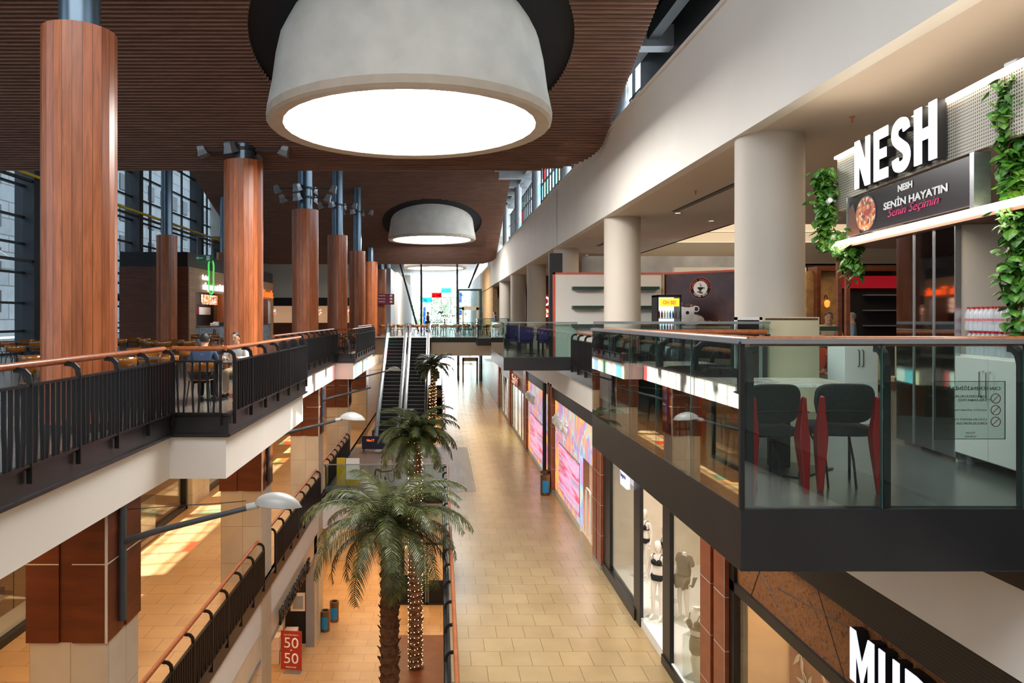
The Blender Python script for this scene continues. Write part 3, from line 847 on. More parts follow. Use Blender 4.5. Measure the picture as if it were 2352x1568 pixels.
gr2 = glass_rail('glass_balustrade', 'second glass balustrade around the terrace with purple chairs', [((2.05, 29.6), (2.05, 23.82)), ((2.05, 23.8), (4.45, 23.8))], 0.3, 1.12, wood=False)
gr3 = glass_rail('glass_balustrade', 'small glass-sided corner terrace near the escalator head', [((2.3, 48), (2.3, 45.52)), ((2.3, 45.5), (4.3, 45.5))], 0.3, 1.2, wood=False)
for x in (2.32, 4.2): MB().box(x - .03, x + .03, 45.5, 45.56, 0.3, 1.5).out('post', M['rubber'], gr3, world=True)
gr4 = glass_rail('glass_balustrade', 'long clear glass balustrade along the far terrace beside the escalators', [((-0.55, 48.0), (2.3, 48.0))], 0.25, 1.0, wood=False, inward=1)
gr5 = glass_rail('glass_balustrade', 'glass balustrade with red top strip on the lower bridge behind the palms', [((-4.55, 28.35), (0.2, 28.35))], -5.2, 1.08, wood=False, pane=1.6)
MB().box(-4.5, 0.15, 28.38, 28.385, -5.15, -4.95).out('frosted_strip', M['alu'], gr5, world=True)
MB().box(-4.55, 0.2, 38.9, 38.95, -4.15, -4.10).out('red_top_strip', M['red'], gr5, world=True) if False else None
# ---------------------------------------------------------------- wooden columns on the left
def stave_column(x, y, label, ztop=5.67, zpipe=9, group='wooden columns with steel tops', r=0.5, z0=0.0):
    t = thing('wooden_column', label, 'column', (x, y, z0), 0, group)
    n = 24
    MB().lathe([(r, 0), (r, ztop - z0), (r - .05, ztop - z0), (r - .05, ztop - z0 - .3)], (0, 0, 0), n).out('wood_casing', M['stave'], t)
    MB().lathe([(r - .05, ztop - z0 - .06), (.2, ztop - z0 - .06)], (0, 0, 0), n).out('casing_lid', M['void'], t)
    MB().lathe([(0.275, ztop - z0 - .1), (0.275, zpipe - z0)], (0, 0, 0), 24).out('steel_pipe', M['steel'], t, smooth=True)
    MB().lathe([(r + .004, 0), (r + .004, .12)], (0, 0, 0), n).out('base_ring', M['dgrey'], t)
    return t
def slope_z(y):
    return 5.72 + 0.33 * ((20.3 if y < 21 else 56.9) - y) + .05 if not (20.4 < y < 37) else 12.8
cols = [(-5.18, 10.5, 'nearest and largest wooden column, at far left behind the near railing'),
        (-5.17, 19.2, 'second wooden column from the left, carrying white spotlights under the ceiling edge'),
        (-5.16, 27.9, 'third wooden column in the row along the left railing'),
        (-5.16, 36.6, 'fourth wooden column of the left row'),
        (-5.16, 45.3, 'fifth wooden column of the left row, near the escalator head'),
        (-5.16, 54.0, 'sixth wooden column of the left row, meeting the lower end of the far slatted ceiling'),
        (-5.16, 62.5, 'seventh wooden column of the left row, beside the red direction sign'),
        (-5.16, 71.0, 'furthest wooden column of the left row, before the bright end wall')]
for x, y, l in cols:
    stave_column(x, y, l, zpipe=(slope_z(y) if y < 57 else 7.9), z0=0.25 if y > 48 and x > -4.5 else 0.0)
stave_column(-13.7, 36.6, 'thinner-looking wooden column in front of the boarded food kiosk, back row', zpipe=12.8, group='back row wooden columns')
stave_column(-13.7, 46.4, 'back-row wooden column mostly hidden behind the second big column', zpipe=9.2, group='back row wooden columns')
stave_column(-13.7, 27.9, 'back-row wooden column hidden behind the nearest big column', zpipe=12.8, group='back row wooden columns')

# spotlights on the pipes
def spot_bracket(x, y, z, label, k=1.0):
    t = thing('spotlight_bracket', label, 'spotlight', (x, y, z), 0, 'spotlight brackets on column pipes')
    MB().lathe([(0.29, -.04), (0.31, -.04), (0.31, .04), (.29, .04)], n=20).out('clamp_ring', M['dgrey'], t)
    for a in (180, 0, -120, 60):
        c, s = math.cos(R(a)), math.sin(R(a)); L = 1.05 * k if a in (0, 180) else .45
        MB().tube([(c * .3, s * .3, 0), (c * L, s * L, 0)], .025, 6).out('arm', M['armgrey'], t)
        Mx = Matrix.Translation((c * (L + .03), s * (L + .03), -.02)) @ Matrix.Rotation(R(a), 4, 'Z') @ Matrix.Rotation(R(20), 4, 'Y')
        h = MB().rings([[(u * w, v * w2, zz) for u, v in ((-1, -1), (1, -1), (1, 1), (-1, 1))] for w, w2, zz in ((.06, .09, .16), (.09, .11, .12), (.10, .12, 0), (.14, .15, -.14))], M=Mx)
        h.out('lamp_head', M['alu'], t, bevel=.01)
    return t
spot_bracket(-5.17, 19.2, 5.98, 'white spotlights on short arms at the top of the second big column')
spot_bracket(-5.16, 27.9, 6.5, 'cluster of small spotlights on the pipe of the third column')
spot_bracket(-5.16, 27.9, 6.15, 'lower ring of spotlights on the pipe of the third column', .8)
spot_bracket(-5.16, 36.6, 7.2, 'small spotlights on the pipe of the fourth column', .8)
spot_bracket(-5.16, 45.3, 8.1, 'small spotlights on the pipe of the fifth column', .8)

# ---------------------------------------------------------------- round plaster columns on the right
for i, l in enumerate(['nearest and widest round plaster column, left of the lit burger sign', 'second round plaster column, in front of the cream shelf panel',
                       'third round plaster column, behind the left edge of the shelf panel', 'fourth round plaster column on the right side',
                       'fifth round plaster column on the right side', 'sixth round plaster column on the right side, furthest in view']):
    y = 10.75 + 8.7 * i
    c = MB().lathe([(.475, 0), (.475, 4.24)], (0, 0, 0), 48, caps=True).out('round_column', M['colgrey'], None, smooth=True, loc=(4.83, y, 0))
    tag(c, l, 'column', 'round plaster columns')

# ---------------------------------------------------------------- drum lamps
def drum(x, y, z, label, h=2.7, rt=2.3):
    t = thing('drum_lamp', label, 'ceiling lamp', (x, y, z), 0, 'giant drum lamps')
    n = 36
    MB().lathe([(2.62, .16), (2.66, .03), (2.93, 0), (2.99, .05), (3.0, .2)], n=n).out('rim', M['drumrim'], t, smooth=False)
    MB().lathe([(3.0, .2), (2.9, .7), (2.82, 1.3), (2.72, 1.75), (2.5, 2.2), (rt, 2.45), (rt * .8, h)], n=n).out('shade', M['drum'], t, smooth=True)
    MB().lathe([(2.65, .10), (0.001, .10)], n=n).out('diffuser', M['diffuser'], t)
    return t
drum(LX - .05, 15.6, 5.60, 'huge off-white drum lamp, nearest, with glowing disc underneath')
drum(LX, 50.0, 6.82, 'second off-white drum lamp, in the middle of the far slatted ceiling')
drum(-.5, 69.7, 6.2, 'third drum lamp seen edge-on below the far ceiling, before the bright window', h=1.7)
MB()
# thin props of the end bay
for (a, b, l) in [((-3.7, 66, 6.6), (-2.0, 66, 0.3), 'left slanting thin steel prop before the end window'), ((-1.75, 66, 6.6), (-1.75, 66, 0.25), 'left upright thin steel prop before the end window'),
                  ((1.5, 66, 6.6), (1.5, 66, .25), 'right upright thin steel prop before the end window'), ((3.6, 66, 6.9), (2.5, 66, 4.2), 'right slanting thin steel prop above the lift')]:
    tag(MB().tube([a, b], .09, 10).out('steel_prop', M['dgrey'], smooth=True), l, 'steel prop')

# ---------------------------------------------------------------- stone clad columns rising through the lower levels
for i in range(5):
    y = 10 + 8.7 * i
    l = ['nearest stone-clad column with brown boards at its top, bottom left', 'second stone-clad column with brown boards, behind the lower railing',
         'third stone-clad column on the left, beside the bridge', 'fourth stone-clad column, left of the escalators', 'fifth stone-clad column, behind the escalators'][i]
    t = thing('clad_column', l, 'column', (-5.62, y, -10.4), 0, 'stone-clad columns')
    W = 1.05
    MB().box(0, W, 0, W, 0, 9.35).out('stone_shaft', M['stone'], t)
    b = MB()
    for (x0, x1, y0, y1) in ((-.03, .42, -.04, .0), (.42, .60, -.01, 0), (.60, W + .0, -.04, 0)):
        b.box(x0, x1, y0, y1, 7.56, 9.34)
    b.box(W, W + .03, -.04, .42, 7.56, 9.34); b.box(W, W + .01, .42, .56, 7.56, 9.34); b.box(W, W + .03, .56, W + .03, 7.56, 9.34)
    b.box(-.03, 0, 0, W, 7.56, 9.34)
    b.out('brown_boards', M['brown'], t)
    j = MB()
    j.box(-.03, .42, -.045, -.035, 8.625, 8.64); j.box(.6, W + .03, -.045, -.035, 8.625, 8.64)
    j.box(W + .028, W + .036, -.04, .42, 8.625, 8.64); j.box(W + .028, W + .036, .56, W + .03, 8.625, 8.64); j.box(W + .0, W + .035, -.046, -.036, 7.56, 9.34)
    j.out('joint_strip', M['joint'], t)
# street-style lamps on the stone columns
lampA = None
for i, y in enumerate([10.35, 19.1, 27.8, 36.6]):
    l = ['nearest grey street-style lamp reaching from the first stone column', 'second street-style lamp, over the gap in front of the escalators', 'bare lamp arm whose shade is missing, third along', 'furthest street-style lamp, in front of the left escalator'][i]
    t = thing('arm_lamp', l, 'lamp', (-4.5, y, -1.06), 0, 'street-style arm lamps')
    MB().tube([(0, 0, 0), (0, 0, -1.62)], .055, 10).out('wall_pipe', M['armgrey'], t, smooth=True)
    MB().tube([(0, 0, -.32 - .2), (.5, 0, -.36), (1.85, 0, -.02)], [.05, .045, .035], 10).out('arm', M['armgrey'], t, smooth=True)
    if i != 2:
        rg = []
        for k in range(13):
            u = k / 12; w = math.sin(math.pi * min(1, u * 1.02)) ** .55 if 0 < u < 1 else .02
            rg.append([(1.86 + .68 * u, .17 * w * math.cos(a), .02 + (.19 * w * math.sin(a) if math.sin(a) > 0 else .02 * w * math.sin(a)) + .0 - .05 * u) for a in [2 * math.pi * q / 16 for q in range(16)]])
        MB().rings(rg).out('lamp_shade', M['lampgrey'], t, smooth=True)
        MB().tube([(1.76, 0, -.03), (1.92, 0, 0)], .05, 10).out('socket', M['lampgrey'], t)
    tag(MB().tube([(-4.5 + 1.75, y, -1.0), (-4.5 + 1.3, y, -1.04), (-4.5 + .9, y + .0, -1.06), (-4.5 - .08, y + .3, -1.2)], .006, 4).out('stay_wire', M['dgrey']), 'thin stay wire ' + ['of the nearest arm lamp', 'of the second arm lamp', 'of the bare lamp arm', 'of the furthest arm lamp'][i], 'wire')

# ---------------------------------------------------------------- escalators
def escalator(xc, label):
    t = thing('escalator', label, 'escalator', (xc, 39.3, -5.2), 0, 'pair of escalators')
    L = 8.9; H = 5.45; n = 28
    # steps
    for i in range(n):
        y0 = .5 + i * (L - .5) / n; z0 = H * (i + 1) / n
        if i == 0:
            s0 = MB().box(-.5, .5, 0, (L - .5) / n + .06, -.3, 0)
            for k in range(24): s0.box(-.49 + k * .041, -.47 + k * .041, -.006, 0, -.29, -.01)
            s0 = s0.out('step', M['rubber'], t); o = s0
            e0 = MB().box(-.5, .5, -.012, .02, -.012, .004).out('step_edge', M['alu'], t); e = e0
        else:
            o = s0.copy(); COL.objects.link(o); o.parent = t; e = e0.copy(); COL.objects.link(e); e.parent = t
        o.location = (0, y0, z0); e.location = (0, y0, z0)
    MB().box(-.6, .6, -1.6, .5, -.02, .03).out('lower_plate', M['alu'], t)
    MB().box(-.6, .6, L, L + 1.3, H - .05, H + .01).out('upper_plate', M['alu'], t)
    sl = H / L
    def zl(y): return max(0, min(H, (y - .3) / (L - .3) * H))
    for sx in (-1, 1):
        pts = [(-1.2, 0), (.2, 0), (L, H), (L + 1.4, H)]
        # sloped skirt, bright deck, balustrade panel, handrail
        for (nm, x0, x1, dz0, dz1, mt) in (('skirt', .5, .54, -.2, .32, 'alu'), ('deck', .54, .70, .18, .30, 'chrome'), ('balustrade', .60, .63, .3, .86, 'alu')):
            rg = []
            for (yy, zz) in pts:
                rg.append([(sx * x0, yy, zz + dz0), (sx * x1, yy, zz + dz0), (sx * x1, yy, zz + dz1), (sx * x0, yy, zz + dz1)])
            MB().rings(rg).out(nm, M[mt] if nm != 'balustrade' else M['chrome'], t)
        hp = [(sx * .615, -1.3, .3), (sx * .615, -1.5, .6), (sx * .615, -1.3, .9), (sx * .615, .2, .92), (sx * .615, L, H + .92), (sx * .615, L + 1.4, H + .92), (sx * .615, L + 1.6, H + .6), (sx * .615, L + 1.4, H + .3)]
        MB().tube(hp, [(.045, .03)] * len(hp), 8).out('handrail', M['rubber'], t, smooth=True)
    rg = [[(-.68, yy, zz - 1.0), (.68, yy, zz - 1.0), (.68, yy, zz - .34), (-.68, yy, zz - .34)] for yy, zz in ((.9, .25), (L, H), (L + 1.4, H))]
    MB().rings(rg).out('truss_casing', M['dgrey'], t)
    return t
escalator(-2.9, 'left escalator rising to the upper floor')
escalator(-1.42, 'right escalator rising to the upper floor, beside the third palm')
bar = thing('advert_barrier', 'navy barrier with yellow lettering at the foot of the escalators', 'barrier', (-3.0, 37.2, -5.2))
MB().box(-1.0, 1.1, -.02, .02, .1, .75).out('panel', M['navy'], bar)
for x in (-.9, 1.0): MB().box(x - .03, x + .03, -.2, .2, 0, .1).out('foot', M['dgrey'], bar)
text('lettering', 'Cafe', .22, M['yellow'], bar, (-2.75, 37.17, -4.75), '-y', .005, .02, shear=.2)
text('lettering', 'No17', .12, M['neonred'], bar, (-3.75, 37.17, -4.72), '-y', .005, .01)

# ---------------------------------------------------------------- glass lift
t = thing('glass_lift', 'glass lift shaft with dark green frame and beige doors at the hall end', 'lift', (3.15, 78, -5.2))
f = MB()
for x in (-1.25, 1.15):
    for y in (0, 2.2): f.box(x - .1, x + .1, y, y + .2, 0, 9.8)
for z in (4.2, 5.4, 7.6, 9.6): f.box(-1.3, 1.25, -.02, .14, z, z + .2)
f.out('steel_frame', plain('dark_green_frame', rgb(28, 52, 52), .4), t)
MB().box(-1.25, 1.15, .05, .08, 0, 9.7).box(-1.25, -1.2, .1, 2.3, 0, 9.7).out('glass_walls', M['glass'], t)
for z in (0, 5.45):
    d = MB().box(-.85, -.65, -.1, .05, z, z + 2.4).box(.65, .85, -.1, .05, z, z + 2.4).box(-.85, .85, -.1, .05, z + 2.1, z + 2.5).out('door_frame', M['drumrim'], t)
    for x in (-.65, 0.02): MB().box(x, x + .63, -.04, -.01, z + .05, z + 2.1).out('door_leaf', M['shopglass'], t)

# ---------------------------------------------------------------- palms
def palm(x, y, z0, h, label, rt=.23, nf=34, fl=1.75, lights=False, seed=1, lean=0):
    rr = random.Random(seed)
    t = thing('palm_tree', label, 'palm tree', (x, y, z0), 0, 'tall indoor palm trees')
    tr = MB(); prof = []
    nn = int(h / .12)
    for i in range(nn + 1):
        zz = h * i / nn; r = rt * (1.12 - .22 * i / nn) + (.03 if i % 2 else -.015)
        prof.append((r, zz))
    tr.lathe(prof, n=14)
    # fibrous leaf stubs
    for i in range(int(h * 26)):
        a = i * 2.4; zz = h * i / (h * 26); r = rt * (1.1 - .2 * zz / h)
        c, s = math.cos(a), math.sin(a)
        p0 = Vector((c * r, s * r, zz)); out = Vector((c, s, 0)); up = Vector((0, 0, 1)); sd = Vector((-s, c, 0))
        w = rr.uniform(.05, .09); l = rr.uniform(.05, .10)
        tr.add([p0 - sd * w, p0 + sd * w, p0 + sd * w * .6 + out * l * .7 + up * .07, p0 - sd * w * .6 + out * l * .7 + up * .07, p0 + out * l + up * .10], [(0, 1, 2, 3), (3, 2, 4)])
    tr.out('trunk', M['bark'], t)
    if lights:
        lb = MB()
        turns = h / .2
        pts = int(turns * 11)
        for i in range(pts):
            a = i * 2 * math.pi / 11 + rr.uniform(-.12, .12); zz = h * i / pts; r = rt * 1.16 + .02
            p = Vector((r * math.cos(a), r * math.sin(a), zz + rr.uniform(-.03, .03))); s = .0105
            lb.add([p + Vector(v) * s for v in ((1, 0, 0), (-1, 0, 0), (0, 1, 0), (0, -1, 0), (0, 0, 1), (0, 0, -1))],
                   [(0, 2, 4), (2, 1, 4), (1, 3, 4), (3, 0, 4), (2, 0, 5), (1, 2, 5), (3, 1, 5), (0, 3, 5)])
        o = lb.out('string_lights', M['fairy'], t); o['kind'] = 'stuff'
    for i in range(nf):
        az = i * 2.39996 + rr.uniform(-.2, .2); u = i / nf
        el = R(78 - 92 * u + rr.uniform(-8, 8)); L = fl * rr.uniform(.85, 1.08)
        fr = MB(); pts = []; p = Vector((0, 0, h - .05)); dirh = Vector((math.cos(az), math.sin(az), 0))
        e = el; ns = 14
        for k in range(ns + 1):
            pts.append(p.copy())
            p = p + (dirh * math.cos(e) + Vector((0, 0, 1)) * math.sin(e)) * (L / ns)
            e -= R(rr.uniform(7.5, 10.5)) * (0.45 + k / ns)
        fr.tube(pts, [.02 * (1 - .8 * k / ns) + .003 for k in range(ns + 1)], 4)
        side = Vector((-dirh.y, dirh.x, 0))
        nl = 46
        for k in range(2, nl):
            s = k / nl * ns; i0 = min(int(s), ns - 1); q = pts[i0].lerp(pts[i0 + 1], s - i0)
            tan = (pts[i0 + 1] - pts[i0]).normalized(); nrm = side.cross(tan).normalized()
            ll = .50 * (L / 2.9) ** .5 * (math.sin(math.pi * min(1, .12 + k / nl * .86)) ** .6)
            for sg in (-1, 1):
                d = (side * sg * .8 + tan * .65 - nrm * rr.uniform(.05, .35) * (1 if nrm.z > 0 else -1)).normalized()
                tip = q + d * ll + Vector((0, 0, -ll * .22)); mid = q + d * ll * .5
                wv = tan * .016
                fr.add([q - wv, q + wv, mid + wv * 1.1, tip, mid - wv * 1.1], [(0, 1, 2, 4), (4, 2, 3)])
        fr.out('frond', M['leaf'], t)
    return t
palm(-1.30, 18.6, -10.4, 6.7, 'nearest palm with rough brown trunk, lowest crown', seed=11, fl=2.5, nf=46)
palm(-.86, 25.0, -10.4, 7.95, 'taller palm behind, trunk wrapped in glowing string lights', rt=.20, lights=True, seed=23, fl=1.8, nf=42)
palm(-.45, 43.0, -10.4, 9.2, 'furthest palm with lit trunk, right of the escalators', rt=.16, lights=True, seed=31, fl=1.5, nf=26)
# ---------------------------------------------------------------- people and mannequins
def skinned(name, joints, edges, mat, parent, sub=2):
    keys = list(joints); vs = [Vector(joints[k][0]) for k in keys]
    me = bpy.data.meshes.new(name)
    me.from_pydata([tuple(v) for v in vs], [(keys.index(a), keys.index(b)) for a, b in edges], [])
    o = bpy.data.objects.new(name, me); COL.objects.link(o)
    me.materials.append(mat)
    sk = o.modifiers.new('skin', 'SKIN')
    if not me.skin_vertices:
        bpy.context.view_layer.objects.active = o
    layer = me.skin_vertices[0] if me.skin_vertices else None
    for i, k in enumerate(keys):
        r = joints[k][1]; rx, ry = r if isinstance(r, tuple) else (r, r)
        layer.data[i].radius = (rx, ry)
        layer.data[i].use_root = (i == 0)
    sb = o.modifiers.new('sub', 'SUBSURF'); sb.levels = sub; sb.render_levels = sub
    dg = bpy.context.evaluated_depsgraph_get(); dg.update()
    m2 = bpy.data.meshes.new_from_object(o.evaluated_get(dg))
    bpy.data.objects.remove(o)
    m2.materials.clear(); m2.materials.append(mat)
    for p in m2.polygons: p.use_smooth = True; p.material_index = 0
    o = bpy.data.objects.new(name, m2); COL.objects.link(o); o.parent = parent
    return o
STAND = dict(pel=(0, 0, .93), wai=(0, 0, 1.08), che=(0, .01, 1.30), nek=(0, .0, 1.47), hed=(0, .02, 1.60),
             shL=(-.17, 0, 1.40), elL=(-.23, -.02, 1.13), wrL=(-.25, .06, .88), haL=(-.255, .08, .80),
             shR=(.17, 0, 1.40), elR=(.23, -.02, 1.13), wrR=(.25, .06, .88), haR=(.255, .08, .80),
             hpL=(-.09, 0, .90), knL=(-.10, .03, .49), anL=(-.10, -.02, .09), toL=(-.11, .13, .03),
             hpR=(.09, 0, .90), knR=(.10, .03, .49), anR=(.10, -.02, .09), toR=(.11, .13, .03))
RAD = dict(pel=(.15, .11), wai=(.125, .095), che=(.155, .11), nek=.05, hed=.09, shL=.058, shR=.058, elL=.042, elR=.042, wrL=.029, wrR=.029, haL=.036, haR=.036,
           hpL=.088, hpR=.088, knL=.058, knR=.058, anL=.042, anR=.042, toL=.036, toR=.036)
BE = [('pel', 'wai'), ('wai', 'che'), ('che', 'nek'), ('nek', 'hed'), ('che', 'shL'), ('shL', 'elL'), ('elL', 'wrL'), ('wrL', 'haL'), ('che', 'shR'), ('shR', 'elR'), ('elR', 'wrR'), ('wrR', 'haR'),
      ('pel', 'hpL'), ('hpL', 'knL'), ('knL', 'anL'), ('anL', 'toL'), ('pel', 'hpR'), ('hpR', 'knR'), ('knR', 'anR'), ('anR', 'toR')]
def head_shape(parent, J, mat, hair=None, name='head', scale=1.0, yaw=0, face=True, cap=None):
    c = Vector(J['hed']); b = MB(); n = 20
    Mx = Matrix.Translation(c) @ Matrix.Rotation(yaw, 4, 'Z') @ Matrix.Scale(scale, 4)
    prof = [(-.125, .012, .055, .03), (-.115, .035, .05, .02), (-.09, .055, .07, .01), (-.05, .068, .088, .0), (0, .074, .096, 0), (.04, .075, .098, -.004), (.08, .066, .088, -.008), (.105, .045, .062, -.01), (.118, .012, .02, -.01)]
    b.rings([[(rx * math.cos(2 * math.pi * k / n), oy + ry * math.sin(2 * math.pi * k / n), z) for k in range(n)] for z, rx, ry, oy in prof], True, Mx)
    if face:
        b.rings([[(w * math.cos(a), .092 + d + dd * max(0, math.sin(a)), z + .0 * a) for a in [2 * math.pi * q / 8 for q in range(8)]] for z, w, d, dd in ((.02, .006, -.008, .008), (-.01, .009, -.004, .018), (-.025, .014, -.004, .02), (-.032, .008, -.006, .008))], True, Mx)
        for sx in (-1, 1):
            b.rings([[(sx * (.074 + .008 * s_), .0 + .018 * math.cos(a) * k, -.005 + .03 * math.sin(a) * k) for a in [2 * math.pi * q / 8 for q in range(8)]] for s_, k in ((0, .7), (1, 1), (1.4, .6))], True, Mx)
    o = b.out(name, mat, parent, smooth=True)
    if face:
        f = MB()
        for sx in (-1, 1): f.box(sx * .03 - .012, sx * .03 + .012, .085, .0905, .005, .015, Mx); f.box(sx * .03 - .016, sx * .03 + .016, .083, .0905, .028, .034, Mx)
        f.box(-.02, .02, .083, .0885, -.065, -.057, Mx)
        if mat is M['skin']: f.out('face_features', M['hair'], parent)
    if hair:
        h = MB(); prof = [(-.03, .079, .1, -.012), (.02, .083, .104, -.012), (.06, .08, .1, -.014), (.10, .062, .08, -.014), (.128, .03, .04, -.012), (.132, .005, .008, -.012)]
        rg = []
        for z, rx, ry, oy in prof:
            row = []
            for k in range(n):
                a = 2 * math.pi * k / n; s = math.sin(a)
                cut = .10 * max(0, s) ** .5 if z < .05 else 0   # open over the face
                row.append((rx * math.cos(a), oy + ry * s - (.035 if (s > .3 and z < .05) else 0), z + (.0)))
            rg.append(row)
        h.rings(rg, True, Mx); h.out('hair', hair, parent, smooth=True)
    if cap:
        MB().lathe([(.09, .05), (.092, .07), (.07, .12), (.0, .14)], (0, 0, 0), 16, M=Mx).out('cap', cap, parent, smooth=True)
    return o
def fingers(b, J, s, k=1.0):
    h = Vector(J['ha' + s]); w = Vector(J['wr' + s]); d = (h - w).normalized(); sd = d.cross(Vector((0, 1, 0.2))).normalized(); up = sd.cross(d)
    for i, (o, L) in enumerate(((-.028, .06), (-.010, .075), (.009, .07), (.027, .055))):
        p = h + sd * o * k + d * .02
        b.tube([p, p + (d * .55 + up * .1) * L * k, p + (d * .95 + up * .35) * L * k], [.0085 * k, .008 * k, .006 * k], 6)
    p = h + up * .03 * k - d * .02
    b.tube([p, p + (up * .7 + d * .5) * .035 * k, p + (up * .6 + d) * .05 * k], [.010 * k, .009 * k, .007 * k], 6)
def person(label, loc, rz, J0, top, bottom, hair, cat='person', yaw=0, cap=None, scale=1.0, shoes='rubber', long_sleeve=True):
    J = dict(STAND); J.update(J0)
    t = thing('person', label, cat, loc, rz)
    t.scale = (scale,) * 3
    jj = {k: (J[k], RAD[k]) for k in J}
    skinned('body', jj, BE, M['skin'], t)
    hb = MB(); fingers(hb, J, 'L'); fingers(hb, J, 'R'); hb.out('fingers', M['skin'], t)
    head_shape(t, J, M['skin'], hair, yaw=yaw, cap=cap)
    g = 1.14
    def R_(k, f=1.22):
        r = RAD[k]; return (r[0] * f, r[1] * f) if isinstance(r, tuple) else r * f
    up = {k: (J[k], R_(k)) for k in ('wai', 'che', 'shL', 'elL', 'shR', 'elR')}
    nb = Vector(J['che']).lerp(Vector(J['nek']), .5); up['ntop'] = (tuple(nb), (.15, .115)); nb2 = Vector(J['che']).lerp(Vector(J['nek']), .9); up['ncol'] = (tuple(nb2), .07)
    E = [('wai', 'che'), ('che', 'ntop'), ('ntop', 'ncol'), ('che', 'shL'), ('shL', 'elL'), ('che', 'shR'), ('shR', 'elR')]
    pe = Vector(J['wai']).lerp(Vector(J['pel']), .8); up['hem'] = (tuple(pe), (.165, .125)); E.append(('wai', 'hem'))
    if long_sleeve:
        for s in 'LR': up['wr' + s] = (J['wr' + s], .042); E.append(('el' + s, 'wr' + s))
    skinned('top', {**{'che': up['che']}, **up}, E, top, t)
    lo = {'pel': (J['pel'], R_('pel', 1.1)), 'hpL': (J['hpL'], R_('hpL', 1.1)), 'hpR': (J['hpR'], R_('hpR', 1.1)), 'knL': (J['knL'], .075), 'knR': (J['knR'], .075), 'anL': (J['anL'], .062), 'anR': (J['anR'], .062)}
    skinned('trousers', lo, [('pel', 'hpL'), ('pel', 'hpR'), ('hpL', 'knL'), ('hpR', 'knR'), ('knL', 'anL'), ('knR', 'anR')], bottom, t)
    for s in 'LR':
        a = Vector(J['an' + s]); q = Vector(J['to' + s])
        MB().tube([a + Vector((0, -.05, -.04)), a + Vector((0, .02, -.035)), q], [.042, .05, .04], 8).out('shoe', M[shoes], t, smooth=True)
    return t
SIT = dict(pel=(0, 0, .52), wai=(0, .03, .66), che=(0, .10, .88), nek=(0, .16, 1.05), hed=(0, .21, 1.17), shL=(-.17, .1, .98), elL=(-.24, .2, .76), wrL=(-.16, .42, .78), haL=(-.13, .49, .79),
           shR=(.17, .1, .98), elR=(.24, .2, .76), wrR=(.16, .42, .78), haR=(.13, .49, .79), hpL=(-.09, .03, .50), knL=(-.12, .42, .50), anL=(-.12, .38, .09), toL=(-.12, .52, .03),
           hpR=(.09, .03, .50), knR=(.12, .42, .50), anR=(.12, .38, .09), toR=(.12, .52, .03))
person('seated person in a blue jacket, back turned, at the table behind the near railing', (-4.42, 13.55, 0), R(4), SIT, M['jean'], M['trouser'], M['hair'])
person('seated person in a pale top facing across the table from the blue jacket', (-4.12, 15.0, 0), R(172), SIT, M['shirtwhite'], M['beige'], M['hair'])
person('standing person in a dark jacket carrying a bag, before the bright end window', (-1.05, 60, .25), R(-70), dict(haL=(-.26, .1, .8)), M['navy'], M['trouser'], M['hair'], scale=1.03)
WALK = dict(knL=(-.10, .16, .5), anL=(-.10, .22, .1), toL=(-.1, .36, .05), knR=(.1, -.06, .5), anR=(.1, -.3, .16), toR=(.1, -.2, .04), elL=(-.23, -.1, 1.14), wrL=(-.24, .08, .95), haL=(-.24, .14, .9))
person('walking person with dark hair behind the small corner terrace', (3.7, 50, .25), R(70), WALK, M['shirtgrey'], M['trouser'], M['hair'])
person('standing man in a grey-blue shirt in the cafe behind the near terrace, right', (11.6, 20.6, 0), R(60), {}, M['shirtgrey'], M['trouser'], M['hairgrey'])
person('seated person with a dark visor in the cafe, left of the standing man', (11.1, 21.0, 0.0), R(160), SIT, M['beige'], M['trouser'], M['hair'], scale=1.35)
person('person with dark hair just above the worn cream panel, by the flatbread shop', (10.2, 21.6, 0), R(150), SIT, M['blackcloth'], M['trouser'], M['hair'], scale=1.4)

FEM = dict(STAND); FEM.update(pel=(0, 0, .93), wai=(0, 0, 1.10), che=(0, .015, 1.27), nek=(0, 0, 1.46), hed=(0, .02, 1.60), shL=(-.145, -.01, 1.38), shR=(.145, -.01, 1.38), elL=(-.20, -.03, 1.14), elR=(.20, -.03, 1.14),
        wrL=(-.22, .04, .92), wrR=(.22, .04, .92), haL=(-.225, .07, .84), haR=(.225, .07, .84), hpL=(-.085, 0, .88), hpR=(.085, 0, .88), knL=(-.075, .03, .50), knR=(.09, .05, .50), anL=(-.07, -.02, .09), anR=(.11, .0, .09), toL=(-.08, .12, .025), toR=(.14, .13, .025))
FR = dict(RAD); FR.update(pel=(.145, .105), wai=(.10, .08), che=(.125, .095), nek=.042, shL=.045, shR=.045, elL=.032, elR=.032, wrL=.022, wrR=.022, haL=.026, haR=.026, hpL=.082, hpR=.082, knL=.05, knR=.05, anL=.032, anR=.032, toL=.028, toR=.028)
def ring_band(J, z, rx, ry, h, n=20, cy=0.0, taper=1.0):
    return [[(rx * k * math.cos(2 * math.pi * i / n), cy + ry * k * math.sin(2 * math.pi * i / n), zz) for i in range(n)] for zz, k in ((z, 1), (z + h, taper))]
